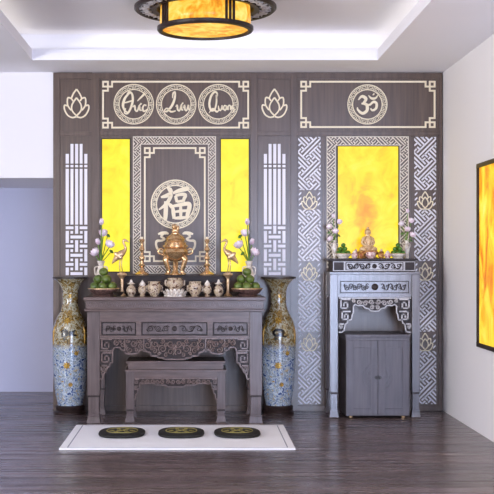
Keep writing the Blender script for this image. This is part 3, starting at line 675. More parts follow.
# --- censer
YC = YR+.11; sc = 1/S(YC); cx = X(175.4, YC)
def pf(pts, Y, vb, cxu=0): return [(r/S(Y), Z(v, Y)-0) for r, v in pts]
cen = thing('incense_censer', 'large golden lidded censer with lion finial and curved ears on the riser', 'censer', (cx, YC, ZR))
MB().lathe(pf([(0,261.5),(5,261.5),(8.4,259),(11.6,255.5),(13.0,252),(12.2,249.6),(10.4,247.8),(12.6,247),(12.8,245.4),(10.8,244.8),(10,244.8)], YC, 0), cx, YC, 0, 36).build('bowl', 'gold', cen, smooth='edge')
MB().lathe(pf([(10.6,245),(11.0,242.6),(8.9,241),(9.8,239),(8.6,236.6),(5.6,235),(4.2,234),(4.2,233),(0,233)], YC, 0), cx, YC, 0, 36).build('lid', 'gold', cen, smooth='edge')
m = MB(); zf = lambda v: Z(v, YC)
m.ell((cx, YC, zf(230.6)), (3.6*sc, 2.6*sc, 3.2*sc)); m.ell((cx-1.2*sc, YC-1.5*sc, zf(226.8)), (2.5*sc, 2.3*sc, 2.5*sc)); m.ell((cx+2.6*sc, YC, zf(228)), (1.4*sc, 1.2*sc, 2.6*sc))
m.ell((cx-2.8*sc, YC-2.5*sc, zf(225.2)), (.9*sc, .8*sc, .9*sc)); m.ell((cx+.6*sc, YC-2.5*sc, zf(225)), (.9*sc, .8*sc, .9*sc)); m.ell((cx-1.2*sc, YC-3.4*sc, zf(227.6)), (1.2*sc, 1*sc, .9*sc))
for d in (-1, 1): m.ell((cx+d*2.2*sc, YC-1.4*sc, zf(232)), (1.2*sc, 1.6*sc, 1.6*sc))
m.build('lion_finial', 'gold', cen, smooth=True)
for k in range(3):
    a = -PI/2+k*2*PI/3+PI
    m = MB(); pts = [(7, 256), (11, 259), (9.6, 265), (7.8, 271), (9.8, 274.6)]
    c_ = catmull([(p[0], p[1]) for p in pts], 4); rr = [4.0-.13*i for i in range(len(c_))]
    m.tube([(cx+p[0]*sc*math.cos(a), YC+p[0]*sc*math.sin(a), zf(p[1])) for p in c_], [max(1.6, r)*sc*.85 for r in rr], 10)
    m.ell((cx+9.4*sc*math.cos(a), YC+9.4*sc*math.sin(a), ZR+.010), (.022, .022, .010)); m.build('leg', 'gold', cen, smooth=True)
for d in (-1, 1):
    m = MB(); c_ = catmull([(11.5, 255), (16, 253.6), (17, 250.5), (14.6, 248.5), (12.5, 250)], 5)
    m.tube([(cx+d*p[0]*sc, YC, zf(p[1])) for p in c_], 1.0*sc, 8); m.build('handle', 'gold', cen, smooth=True)
m = MB()
m.lathe([(0, 0), (.045, 0), (.05, .008), (.03, .016), (.015, .05), (.022, .075), (.0, .08)], cx, YC, ZR, 20); m.build('centre_stand', 'gold', cen, smooth=True)
# --- candlesticks
for cu, lab in ((142, 'tall golden candlestick on the left end of the riser'), (207, 'tall golden candlestick on the right end of the riser')):
    Yc = YR+.08; q = 1/S(Yc); cxx = X(cu, Yc); zf = lambda v: Z(v, Yc)
    th = thing('candlestick', lab, 'candlestick', (cxx, Yc, ZR), 'golden candlesticks on the riser')
    zb_ = ZR; H = zf(237)-ZR
    P_ = [(0,0),(7.2,0),(7.4,.035),(5.4,.07),(3.2,.10),(2.2,.14),(1.8,.2),(3.0,.23),(3.4,.26),(1.8,.30),(1.5,.38),(2.6,.42),(2.8,.47),(1.5,.52),(1.4,.62),(2.6,.66),(2.2,.72),(1.3,.76),(1.4,.84),(2.5,.9),(2.7,.93),(1.2,.95),(0,.95)]
    MB().lathe([(r*q, h*H) for r, h in P_], cxx, Yc, ZR, 28).build('stick', 'gold', th, smooth='edge')
    MB().lathe([(1.1*q, .93*H), (1.1*q, 1.0*H), (0, 1.01*H)], cxx, Yc, ZR, 14).build('candle', 'cream', th, smooth='edge')
# --- cranes
def crane(cu, Y, d, lab):
    q = 1/S(Y); cxx = X(cu, Y); zf = lambda v: Z(v, Y)
    th = thing('crane_statue', lab, 'statue', (cxx, Y, ZT), 'brass cranes on round pedestals')
    zt = zf(273)
    H = zt-ZT
    MB().lathe([(0,0),(.030,0),(.032,.008),(.018,.02),(.012,.05*1),(.014,H*.55),(.012,H*.75),(.028,H*.86),(.040,H*.92),(.036,H*.99),(0,H)], cxx, Y, ZT, 24).build('pedestal', 'brass', th, smooth='edge')
    m = MB()
    c_ = catmull([(8.0,242.2,.5),(5.2,240.6,1.0),(3.6,240.2,1.5),(2.2,241.6,1.1),(3.4,245,1.0),(4.6,248,1.2),(3.6,250.6,2.0),(.6,253.4,3.4),(-3,256.6,3.3),(-6.6,260.4,1.8),(-9,263.6,.5)], 4)
    m.tube([(cxx+d*(p[0]-1)*q, Y, zf(p[1])) for p in c_], [p[2]*q for p in c_], 10)
    m.build('body', 'brass', th, smooth=True)
    for j in (-1, 1):
        m = MB(); m.tube([(cxx+d*(-.5+j*.9)*q, Y+j*.004, zf(256)), (cxx+d*(-1.6+j*.9)*q, Y+j*.006, zf(264)), (cxx+d*(-.6+j*1.2)*q, Y+j*.008, zt-.002)], [.0055, .0035, .0035], 6)
        m.tube([(cxx+d*(-1.2+j*1.2)*q, Y+j*.008, zt+.001), (cxx+d*(1.8+j*1.2)*q, Y+j*.011, zt+.001)], .0035, 6); m.build('leg', 'brass', th, smooth=True)
        m = MB(); m.ell((cxx+d*(-3.6)*q, Y+j*.018, zf(255.6)), (5.2*q, .010, 2.4*q), rot=Matrix.Rotation(d*math.radians(38), 3, 'Y')); m.build('wing', 'brass', th, smooth=True)
crane(122, -.50, 1, 'brass crane on a round pedestal beside the left fruit bowl')
crane(228, -.50, -1, 'brass crane on a round pedestal beside the right fruit bowl')

# --- small vessels on the table edge
YV = -.60; q = 1/S(YV)
def vessel(name, cu, prof, mat, lab, cat, lid=None, ears=False, Y=YV, zb=None, base=None, group=None, sc_=1.0):
    zb = ZT if zb is None else zb; qq = 1/S(Y)*sc_; cxx = X(cu, Y)
    th = thing(name, lab, cat, (cxx, Y, zb), group)
    off = 0
    if base:
        pm = MB()
        for lay, (pr_, ph_, pw_, pt_) in enumerate(((10.6, 3.2, 2.3, .55), (8.6, 5.0, 2.0, .3))):
            for k in range(14):
                a = 2*PI*(k+.5*lay)/14; Rm = Matrix.Rotation(a, 3, 'Z') @ Matrix.Rotation(pt_, 3, 'Y')
                pm.ell((cxx+pr_*qq*math.cos(a), Y+pr_*qq*math.sin(a), zb+ph_*qq), (.55*qq, pw_*qq, 3.0*qq), 8, 6, Rm)
        pm.build('petals', 'ceramicw', th, smooth=True)
        MB().lathe([(r*qq, h*qq) for r, h in base], cxx, Y, zb, 32, 8, .10).build('lotus_base', 'ceramicw', th, smooth='edge'); off = base[-1][1]
    MB().lathe([(r*qq, (h+off)*qq) for r, h in prof], cxx, Y, zb, 28).build('body', mat, th, smooth='edge')
    if lid: MB().lathe([(r*qq, (h+off)*qq) for r, h in lid], cxx, Y, zb, 24).build('lid', 'ceramicw', th, smooth='edge')
    if ears:
        for d in (-1, 1):
            m = MB(); w_ = max(p[0] for p in prof); c_ = catmull([(w_*.93, off+5), (w_*1.1, off+6.5), (w_*1.1, off+10), (w_*.95, off+10.5)], 4)
            m.tube([(cxx+d*p[0]*qq, Y, zb+p[1]*qq) for p in c_], .8*qq, 8); m.build('handle', mat, th, smooth=True)
    return th
bowl = lambda w, h: [(0,0),(w*.5,0),(w*.55,h*.08),(w*.85,h*.3),(w,h*.55),(w*.95,h*.75),(w*.82,h*.85),(w*.9,h*.97),(w*.86,h),(w*.74,h*.88),(0,h*.84)]
flask = [(0,0),(2.6,0),(3.0,.8),(4.6,3.6),(5.0,6),(4.2,8.8),(2.2,11),(1.6,12)]
flid = [(1.8,11.9),(4.4,12.6),(2.6,13.6),(1.4,14.6),(1.0,16.4),(0,17.4)]
gourd = [(0,0),(2.4,0),(2.6,1.2),(2.0,2.2),(3.8,4.4),(4.3,7.2),(3.8,9.6),(2.4,11)]
glid = [(2.6,10.9),(3.2,11.6),(2.4,13.4),(1.0,15.4),(0,16.6)]
vessel('incense_bowl', 174.9, bowl(8.6, 13), 'ceramic', 'largest ceramic incense bowl on a white lotus base, centre of the altar edge', 'bowl', base=[(0,0),(9.5,0),(9.8,1.6),(9.0,3.2),(7.4,4.2),(6.6,5.4),(6,5.6)], ears=True)
vessel('incense_bowl', 154.3, bowl(7.0, 15), 'ceramic', 'painted ceramic incense bowl just left of the largest bowl', 'bowl', ears=True, group='side incense bowls')
vessel('incense_bowl', 195.0, bowl(7.0, 15), 'ceramic', 'painted ceramic incense bowl just right of the largest bowl', 'bowl', ears=True, group='side incense bowls')
vessel('lidded_cup', 142.4, gourd, 'ceramic', 'small ceramic cup with pointed lid, left of the left incense bowl', 'cup', glid, group='pointed lidded cups')
vessel('lidded_cup', 207.3, gourd, 'ceramic', 'small ceramic cup with pointed lid, right of the right incense bowl', 'cup', glid, group='pointed lidded cups')
vessel('wine_flask', 131.2, flask, 'ceramic', 'round bellied ceramic flask with white cap near the left fruit bowl', 'flask', flid, group='round bellied flasks')
vessel('wine_flask', 218.6, flask, 'ceramic', 'round bellied ceramic flask with white cap near the right fruit bowl', 'flask', flid, group='round bellied flasks')
dish = [(0,0),(2.6,0),(2.2,1),(4.2,2.6),(6.0,5),(5.6,5),(3.6,3),(0,2.2)]
vessel('shallow_dish', 118.4, dish, 'bronzed', 'small dark bronze dish beside the left fruit bowl', 'dish', Y=-.67)
vessel('shallow_dish', 234.6, dish, 'bronzed', 'small dark bronze dish beside the right fruit bowl', 'dish', Y=-.67)

# --- fruit bowls
def sphere_obj(name, c, r, mat, lab, cat, group, sq=1.0):
    m = MB(); m.ell((0, 0, 0), (r, r, r*sq), 16, 11); m.ell((0, 0, r*sq*.98), (r*.12, r*.12, r*.06), 6, 4)
    o = m.build(name, mat, smooth=True); o.location = c; o.rotation_euler = (random.uniform(-.5, .5), random.uniform(-.5, .5), random.uniform(0, 6)); return tag(o, lab, cat, group)
def pile(cxx, Y, zb, R0, r, side, mat, ring_n, table, kind, sq):
    L = []; ring_n = 6; R0 = 2.02*r
    for k in range(6):
        a = 2*PI*k/6+.5; L.append((R0*math.cos(a), R0*math.sin(a), 0))
    L.append((0, 0, 0))
    for k in range(3):
        a = 2*PI*k/3+.5+PI/6; L.append((1.17*r*math.cos(a), 1.17*r*math.sin(a), r*1.64*sq))
    L.append((0, 0, r*3.28*sq))
    names = []
    for k, (a, b_, c_) in enumerate(L):
        row = 'in bottom ring' if k < ring_n else ('buried in middle' if k == ring_n else ('in upper layer' if k < len(L)-1 else 'crowning the pile'))
        fr = '' if row in ('crowning the pile', 'buried in middle') else (' front' if b_ < -R0*.25 else (' back' if b_ > R0*.25 else '')) + (' left' if a < -R0*.2 else (' right' if a > R0*.2 else ' centre'))
        sphere_obj(kind, (cxx+a, Y+b_, zb+r*sq+c_), r*random.uniform(.95, .995), mat, f'green fruit {row}{fr}, {side} bowl, {table}', 'fruit', f'green fruit in the {side} bowl on the {table}', sq)
def fruit_bowl(cu, Y, zb, R_, H, side, table, mat='darkw', n=7, fm='fruit'):
    cxx = X(cu, Y)
    th = thing('fruit_bowl', f'footed bowl holding the {side} pile of green fruit on the {table}', 'bowl', (cxx, Y, zb))
    MB().lathe([(0,0),(R_*.66,0),(R_*.70,H*.12),(R_*.62,H*.24),(R_*.84,H*.5),(R_*.97,H*.8),(R_*1.0,H),(R_*.96,H),(R_*.88,H*.7),(R_*.6,H*.5),(0,H*.45)], cxx, Y, zb, 36).build('bowl', mat, th, smooth='edge')
    MB().lathe([(R_*.97,H*.93),(R_*1.03,H*.95),(R_*1.02,H*1.05),(R_*.95,H*1.04),(R_*.95,H*.97)], cxx, Y, zb, 36).build('rim_band', 'brass', th, smooth='edge')
    r = R_*.315
    pile(cxx, Y, zb+H*.72, R_*.62, r, side, fm, n, table, 'green_fruit', .9)
fruit_bowl(103.6, -.56, ZT, .122, .062, 'left', 'large altar', 'bowlw')
fruit_bowl(247.0, -.56, ZT, .122, .062, 'right', 'large altar', 'bowlw')

# --- lotus bouquets
def bloom(m, c, r, tilt=(0, 0), openf=1.0):
    Rm = Matrix.Rotation(tilt[0], 3, 'Y') @ Matrix.Rotation(tilt[1], 3, 'X')
    for lay, (n, ang, ln) in enumerate(((5, .3, .85), (7, .75*openf, .95), (9, 1.15*openf, .95))):
        for k in range(n):
            a = 2*PI*k/n+lay*.4
            rows = []
            for i in range(6):
                t = i/5; w_ = math.sin(PI*min(1, t*.92+.06))**.8*.5*r*1.25
                el = ang*(1-.5*t)*1.25; rad_ = math.sin(el)*t*ln*r*1.9+.12*r*math.sin(PI*t); h = t*ln*r*1.9*math.cos(el)
                rows.append([Vector((rad_*math.cos(a)-sx*w_*math.sin(a)-(abs(sx)*w_*.35)*math.cos(a), rad_*math.sin(a)+sx*w_*math.cos(a)-(abs(sx)*w_*.35)*math.sin(a), h-.7*r)) for sx in (-1, 0, 1)])
            vs = []
            for off in (0, -.02*r):
                for rw in rows:
                    for p in rw:
                        q_ = Rm @ (p + Vector((math.cos(a), math.sin(a), 0))*off); vs.append((c[0]+q_.x, c[1]+q_.y, c[2]+q_.z))
            fs = [(i*3+j, i*3+j+1, i*3+j+4, i*3+j+3) for i in range(5) for j in range(2)]
            fs += [tuple(18+x for x in f[::-1]) for f in fs]
            m.add(vs, fs)
def bouquet(cu, Y, zb, vh, vr, flowers, leaves, side, table, r, kcu=0):
    cxx = X(cu, Y)
    th = thing('flower_vase', f'slender pale vase of pink lotus on the {side} of the {table}', 'vase', (cxx, Y, zb))
    MB().lathe([(0,0),(vr*.6,0),(vr*.62,vh*.05),(vr*.5,vh*.1),(vr*.85,vh*.35),(vr,vh*.55),(vr*.75,vh*.72),(vr*.42,vh*.85),(vr*.72,vh*1.0),(vr*.62,vh*.995),(vr*.32,vh*.86),(0,vh*.5)], cxx, Y, zb, 28).build('body', 'ceramicw', th, smooth='edge')
    m = MB(); annv = catmull([(vr*.5, vh*.84), (vr*1.1, vh*.8), (vr*1.05, vh*.62), (vr*.9, vh*.6)], 4)
    for d in (-1, 1):
        h = MB(); h.tube([(cxx+d*p[0], Y, zb+p[1]) for p in annv], .005*vr/.04, 7); h.build('handle', 'ceramicw', th, smooth=True)
    neck = Vector((cxx, Y, zb+vh*.93))
    for k, (u, v, dy, tx, op, where) in enumerate(flowers):
        fx, fz = X(u, Y+dy), Z(v, Y+dy)
        t_ = thing('lotus_flower', f'pink lotus {where}, {side} vase, {table}', 'flower', (cxx, Y, zb+vh*.9), f'pink lotus in the {side} vase on the {table}')
        mid = neck.lerp(Vector((fx, Y+dy, fz-r)), .55)+Vector(((fx-cxx)*-.18, 0, 0))
        c_ = catmull([tuple(neck-Vector((0, 0, vh*.3))), tuple(neck), tuple(mid), (fx, Y+dy, fz-r*.6)], 5)
        st = MB(); st.tube(c_, .0042*r/.035, 6); st.build('stem', 'stem', t_, smooth=True)
        m = MB(); bloom(m, (fx, Y+dy, fz), r*(1 if op > .5 else .85), (tx, -.25), op); m.build('bloom', 'petal', t_, smooth=True, fix=False)
    for (u, v, dy, rr, where) in leaves:
        fx, fz = X(u, Y+dy), Z(v, Y+dy)
        t_ = thing('lotus_leaf', f'green lotus leaf {where}, {side} vase, {table}', 'leaf', (cxx, Y, zb+vh*.9))
        c_ = catmull([tuple(neck-Vector((0, 0, vh*.2))), tuple(neck), tuple(neck.lerp(Vector((fx, Y+dy, fz)), .5)), (fx, Y+dy, fz)], 5)
        st = MB(); st.tube(c_, .0035*r/.035, 6); st.build('stem', 'stem', t_, smooth=True)
        m = MB(); Rm = Matrix.Rotation(.7 if fx > cxx else -.7, 3, 'Y') @ Matrix.Rotation(.5, 3, 'X')
        n = 18; vs = []
        for off in (0, .0015):
            vs.append(tuple(Vector((fx, Y+dy, fz))+Rm @ Vector((0, 0, off))))
            for i in range(n):
                a = 2*PI*i/n; p = Rm @ Vector((rr*math.cos(a), rr*math.sin(a), rr*(.3+.1*math.cos(4*a))+off)); vs.append((fx+p.x, Y+dy+p.y, fz+p.z))
        fs = [(0, 1+i, 1+(i+1) % n) for i in range(n)]; fs += [tuple(x+n+1 for x in f[::-1]) for f in fs]; fs += [(1+i, n+2+i, n+2+(i+1) % n, 1+(i+1) % n) for i in range(n)]
        m.add(vs, fs); m.build('blade', 'leafm', t_, smooth=True)
FL = [(101.6,222.5,0,0,.35,'bud at the top'), (103.2,233.5,.05,0,.9,'just below the top bud'), (98.2,242.3,.02,-.4,.4,'bud on the left at mid height'), (109.5,244.5,-.08,.5,1.0,'open on the right side'), (95.3,252.6,-.02,-.7,1.0,'hanging lowest on the left')]
bouquet(101, -.27, ZT, .28, .046, FL, [(107.5,236,.13,.022,'behind the right bloom'), (111,252,.02,.02,'low on the right'), (99,253,.04,.02,'low in the middle')], 'left', 'large altar', .035)
FR_ = [(247.3,222.5,0,0,.35,'bud at the top'), (245.2,233.5,.05,0,.9,'just below the top bud'), (251.6,242.3,.02,.4,.4,'bud on the right at mid height'), (239,245,-.08,-.5,1.0,'open on the left side'), (254.4,252.4,-.02,.7,1.0,'hanging lowest on the right')]
bouquet(249, -.27, ZT, .28, .046, FR_, [(240.5,237,.13,.022,'behind the left bloom'), (243,254,.02,.02,'low on the left')], 'right', 'large altar', .035)

# ------------------------------------------------------------------ narrow altar
Y3 = -.38; s4 = 1/S(Y3); X3 = X(375, Y3); ZB = Z(272, Y3)
na = thing('narrow_altar', 'tall narrow grey carved altar table against the wall under the amber panel', 'altar table', (X3, -.2, 0))
xa, xb = X(330, Y3), X(420, Y3)
Bq = lambda m, a, b_, c_, d, yf=Y3, yb=Y3+.03: m.box(X(a, Y3), X(b_, Y3), yf, yb, Z(c_, Y3), Z(d, Y3))
m = MB(); m.box(xa-.004, xb+.004, Y3-.008, -.03, Z(274.2, Y3), ZB); m.build('lower_top', 'steelw', na, bevel=.002)
m = MB(); Bq(m, 338, 411.5, 274.2, 279.8); Bq(m, 338, 411.5, 294.4, 297.4); Bq(m, 338, 339.2, 279.8, 294.4); Bq(m, 410.3, 411.5, 279.8, 294.4)
m.box(xa+.003, xa+.03, Y3+.08, -.1, Z(297, Y3), Z(274.2, Y3)); m.box(xb-.03, xb-.003, Y3+.08, -.1, Z(297, Y3), Z(274.2, Y3)); m.box(xa+.07, xb-.07, -.05, -.03, Z(297, Y3), Z(274.2, Y3))
m.build('frame', 'steelw', na, bevel=.002)
m = MB(); Bq(m, 339.2, 410.3, 279.8, 294.4, Y3+.010, Y3+.025); cp = m.build('carved_panel', 'steelw', na)
m = MB(); zc_ = Z(287, Y3)
for d in (-1, 1): vine(m, X3+d*6*s4, X3+d*31*s4, zc_, 3.7*s4, 4.2*s4, Y3+.003, Y3+.012, .85*s4)
m.ell((X3, Y3+.008, zc_), (3.4*s4, .008, 3.4*s4))
for (a, b_, c_, d) in ((340.4, 409.2, 281, 281.8), (340.4, 409.2, 292.4, 293.2), (340.4, 341.2, 281.8, 292.4), (408.4, 409.2, 281.8, 292.4)): Bq(m, a, b_, c_, d, Y3+.006, Y3+.012)
o = m.build('scroll_relief', 'darkw', cp, fix=False); o.location = (0, 0, 0)
half3 = [(0,312),(4,311.6),(6,309.5),(10,308.5),(12,306),(17,306.4),(20,305),(21.6,307),(21.6,313),(22.6,315),(23.6,320.5),(27,320.8),(28,324),(30,325),(31,331.5),(33,333),(36.4,333)]
m = MB(); outline_apron(half3, X3, Y3+.012, 297.4, Y3+.03, m); ap = m.build('apron', 'darkw', na)  # dark colour carries the shade behind the scrolls
m = MB(); P = lambda dx, v: (X3+dx*s4, Z(v, Y3)); yf, yb = Y3-.001, Y3+.014
for d in (-1, 1):
    for p, qv in zip(half3, half3[1:]): m.ribbon([P(d*p[0], p[1]-.7), P(d*qv[0], qv[1]-.7)], 1.1*s4, yf, yb)
    for (dx, v, r_, dr) in ((3.4, 301.6, 2.7, 1), (2.6, 307.6, 2.2, -1), (9.3, 303.4, 2.8, -1), (15.5, 301.8, 2.8, 1), (21, 300.8, 2.0, -1)):
        m.ribbon([(X3+d*(dx*s4+p[0]), p[1]+Z(v, Y3)) for p in spiral(0, 0, r_*s4, 1.3, dr, dx)], 1.15*s4, yf, yb, .002)
    for (dx, v, sz) in ((29.6, 303.8, 4.4), (29, 315.4, 3.9), (33.8, 326, 2.0)): square_key(m, X3+d*dx*s4, Z(v, Y3), sz*s4, 1.4*s4, yf, yb, d, -1)
m.ribbon([P(-36, 298.1), P(36, 298.1)], 1.2*s4, yf, yb)
o = m.build('scroll_relief', 'steelc', ap, fix=False); o.location = (0, 0, 0)
lw3 = 8.0*s4
for xx in (xa, xb-lw3):
    for yy in (Y3, -.03-lw3): make_leg(xx, xx+lw3, yy, yy+lw3, Z(274.2, Y3), Z(392.5, Y3), 'steelw', na, .006)
# upper case
YU = -.33; ZU = Z(258.5, YU); ua, ub = X(332.6, YU), X(415.6, YU)
up = thing('altar_case', 'shallow upper case with framed white scrollwork standing on the narrow altar', 'case', ((ua+ub)/2, -.18, ZB))
m = MB(); m.box(X(328, YU), X(417.5, YU), YU-.02, -.03, Z(260.8, YU), ZU); m.build('top_board', 'darkw', up, bevel=.002)
MB().box(ua, ub, YU, -.035, ZB, Z(260.8, YU)).build('body', 'darkw', up, bevel=.002)
m = MB(); zt_, zb_ = Z(261.4, YU), Z(271, YU); su = 1/S(YU)
for (a, b_) in ((333, 344.6), (344.6, 404.2), (404.2, 415.2)):
    x_0, x_1 = X(a, YU), X(b_, YU); t = .8*su
    m.box(x_0, x_1, YU-.006, YU, zt_-t, zt_); m.box(x_0, x_1, YU-.006, YU, zb_, zb_+t); m.box(x_0, x_0+t, YU-.006, YU, zb_+t, zt_-t); m.box(x_1-t, x_1, YU-.006, YU, zb_+t, zt_-t)
m.build('white_border', 'steelc', up)
m = MB(); mid = X(374.4, YU); zc_ = (zt_+zb_)/2
m.box(X(346.5, YU), X(402.5, YU), YU-.002, YU, zb_+1.4*su, zt_-1.4*su)
m.build('scroll_field', 'steelc', up)
m = MB()
for d in (-1, 1): vine(m, mid+d*3.6*su, mid+d*27*su, zc_, 3.0*su, 5.2*su, YU-.007, YU-.001, 1.1*su)
m.ell((mid, YU-.003, zc_), (2.4*su, .005, 2.4*su)); m.build('scrollwork', 'darkw', up, fix=False)

# cabinet under the narrow altar
Y4 = -.46; s5 = 1/S(Y4); ca, cb = X(346, Y4), X(409.8, Y4); ztop = Z(334.4, Y4); zbt = Z(416.2, Y4)
cab = thing('small_cabinet', 'two-door grey wooden cabinet tucked under the narrow altar', 'cabinet', ((ca+cb)/2, -.25, 0))
m = MB(); m.box(ca-.006, cb+.004, Y4-.008, -.03, Z(337.2, Y4), ztop); m.box(ca, cb, Y4+.006, -.03, Z(340.6, Y4), Z(337.2, Y4)); m.build('top', 'cab', cab, bevel=.002)
m = MB(); zd0, zd1 = zbt+.006, Z(340.6, Y4)
m.box(ca, ca+.018, Y4+.012, -.035, zbt, zd1).box(cb-.018, cb, Y4+.012, -.035, zbt, zd1).box(ca+.018, cb-.018, -.05, -.035, zbt, zd1).box(ca+.018, cb-.018, Y4+.012, -.05, zbt, zbt+.018)
m.build('carcass', 'darkw', cab)  # darker than the doors: the shaded cabinet side is put into the colour
mid = (ca+cb)/2; zm = Z(377.5, Y4)
for d in (-1, 1):
    a, b_ = (ca+.002, mid-.0015) if d < 0 else (mid+.0015, cb-.002)
    m = MB(); t = 7*s5
    m.box(a, b_, Y4+.004, Y4+.012, zd0, zd1); m.box(a, a+t, Y4, Y4+.004, zd0, zd1); m.box(b_-t, b_, Y4, Y4+.004, zd0, zd1); m.box(a+t, b_-t, Y4, Y4+.004, zd0, zd0+t); m.box(a+t, b_-t, Y4, Y4+.004, zd1-t, zd1)
    dr = m.build('door', 'cab', cab, bevel=.0015)
    m = MB()
    for rr in (14, 10.5): m.ribbon([(mid+d*(.4*s5+rr*s5*math.cos(a_)), zm+rr*s5*math.sin(a_)) for a_ in [-PI/2*.92+PI*.92*i/20 for i in range(21)]], .9*s5, Y4-.002, Y4+.004)
    for k in range(3):
        a_ = (k-1)*.85; m.ribbon([(mid+d*(7*s5*math.cos(a_)+p[0]), zm+7*s5*math.sin(a_)+p[1]) for p in spiral(0, 0, 2.6*s5, 1.2, 1, a_)], .8*s5, Y4-.001, Y4+.004)
    o = m.build('carved_roundel', 'cab', dr, fix=False); o.location = (0, 0, 0)
    m = MB(); m.prism([(mid+d*.3*s5, zm-2.2*s5), (mid+d*3.2*s5, zm-1.4*s5), (mid+d*3.6*s5, zm), (mid+d*3.2*s5, zm+1.4*s5), (mid+d*.3*s5, zm+2.2*s5)], Y4-.004, Y4+.001)
    m.ell((mid+d*1.6*s5, Y4-.008, zm), (.007, .006, .007)); o = m.build('handle', 'metalk', dr); o.location = (0, 0, 0)
for xx in (ca+.045, cb-.045):
    for yy in (Y4+.04, -.08): MB().lathe([(0,0),(.012,0),(.016,zbt*.6),(.016,zbt),(0,zbt)], xx, yy, 0, 16).build('foot', 'brass', cab)

# ------------------------------------------------------------------ things on the narrow altar
YB = -.16
def statue():
    Y = YB; q = 1/S(Y); cx = X(367.8, Y); k = 1.0; V = lambda v: Z(v, Y)
    th = thing('buddha_statue', 'seated cream and gilt Buddha on a lotus seat in front of the amber panel', 'statue', (cx, Y, ZU))
    vb = V(250.5)
    MB().lathe([(0,0),(.072,0),(.078,.008),(.060,.018),(.060,.026),(.084,.036),(.086,.048),(.07,vb-ZU),(0,vb-ZU)], cx, Y, ZU, 40, 10, .07).build('lotus_seat', 'offer2', th, smooth=True)
    # continuous body grown from a skeleton of joints
    J = [(0,0,.030),(0,0,.060),(0,-.002,.095),(0,-.002,.128),(0,-.004,.150),(0,-.006,.172),      # pelvis .. crown
         (-.040,0,.122),(-.052,-.012,.080),(-.030,-.040,.055),(.040,0,.122),(.052,-.012,.080),(.030,-.040,.055),
         (-.048,-.020,.026),(-.074,-.030,.022),(-.020,-.060,.020),(.048,-.020,.026),(.074,-.030,.022),(.020,-.060,.022), (-.006,-.046,.052),(.006,-.046,.052)]
    E = [(0,1),(1,2),(2,3),(3,4),(4,5),(3,6),(6,7),(7,8),(3,9),(9,10),(10,11),(0,12),(12,13),(13,14),(0,15),(15,16),(16,17),(8,18),(11,19)]
    R_ = [.036,.033,.036,.020,.013,.022,.020,.015,.010,.020,.015,.010,.026,.019,.012,.026,.019,.012,.008,.008]
    me = bpy.data.meshes.new('body'); me.from_pydata([(x*.92, y, z*.92) for x, y, z in J], E, [])
    o = bpy.data.objects.new('body', me); COL.objects.link(o)
    o.modifiers.new('s', 'SKIN'); 
    if not me.skin_vertices: me.attributes.new
    for i, sv in enumerate(me.skin_vertices[0].data): sv.radius = (R_[i]*.92, R_[i]*.92); sv.use_root = (i == 0)
    sb = o.modifiers.new('u', 'SUBSURF'); sb.levels = 2; sb.render_levels = 2
    me.materials.append(M['buddha']); o.parent = th; o.location = (0, 0, vb-ZU-.012)
    zz = vb-.012
    m = MB(); m.ell((cx, Y-.006, zz+.166*.98), (.0215, .0225, .026), 20, 14); m.ell((cx, Y-.030, zz+.160), (.004, .005, .007)); 
    for d in (-1, 1): m.ell((cx+d*.0225, Y-.004, zz+.156), (.004, .006, .012)); m.ell((cx+d*.008, Y-.027, zz+.166), (.005, .003, .002))
    m.ell((cx, Y-.027, zz+.150), (.006, .003, .002)); m.build('head', 'buddha', th, smooth=True)
    m = MB(); m.ell((cx, Y-.001, zz+.172), (.024, .023, .021)); m.ell((cx, Y, zz+.196), (.012, .012, .012)); m.build('hair', 'brass', th, smooth=True)
    m = MB()
    for d in (-1, 1): m.tube(catmull([(cx+d*.012, Y-.016, zz+.13), (cx+d*.03, Y-.040, zz+.10), (cx+d*.02, Y-.045, zz+.062), (cx, Y-.05, zz+.045)], 4), .006, 8)
    for k_ in range(4): m.tube(catmull([(cx-.05+.006*k_, Y-.046, zz+.028+.003*k_), (cx, Y-.062+.004*k_, zz+.014+.006*k_), (cx+.05-.006*k_, Y-.046, zz+.028+.003*k_)], 5), .003, 6)
    m.build('robe_folds', 'brass', th, smooth=True)
    return th
statue()
FA = [(333.2,216.5,0,0,.5,'bud at the top'), (339.3,222.3,-.02,.4,.8,'on the upper right'), (329.6,227,0,-.5,.9,'on the left at mid height'), (335.6,231.5,-.02,.1,1.0,'in the middle'), (330.5,239,-.02,-.5,1.0,'lowest on the left')]
bouquet(334.5, -.14, ZU, .15, .026, FA, [(338.5,236,.02,.016,'on the right'), (329,233,.02,.014,'on the left')], 'left', 'narrow altar', .024)
FB = [(407.5,211.5,0,0,.5,'bud at the top'), (411.2,221,-.02,.4,.8,'on the upper right'), (401.8,224,0,-.5,.9,'on the left at mid height'), (407.5,229.5,-.02,.1,1.0,'in the middle'), (412.5,235,-.02,.5,1.0,'lowest on the right')]
bouquet(406.5, -.14, ZU, .15, .026, FB, [(402.5,234,.02,.016,'on the left'), (411,241,.02,.014,'on the right')], 'right', 'narrow altar', .024)
fruit_bowl(343.3, -.24, ZU, .066, .040, 'left', 'narrow altar', 'ceramicw', 6, 'fruitd')
fruit_bowl(398.0, -.24, ZU, .066, .040, 'right', 'narrow altar', 'ceramicw', 6, 'fruitd')
YQ = -.27
vessel('incense_bowl', 371.0, bowl(5.2, 6.6), 'offer1', 'small pink and white incense bowl in front of the seated statue', 'bowl', Y=YQ, zb=ZU)
vessel('gilt_cup', 361.0, bowl(3.2, 5.2), 'offer2', 'small gilt cup just left of the pink incense bowl', 'cup', Y=YQ, zb=ZU)
vessel('gilt_cup', 381.0, bowl(3.2, 5.2), 'offer2', 'small gilt cup just right of the pink incense bowl', 'cup', Y=YQ, zb=ZU)
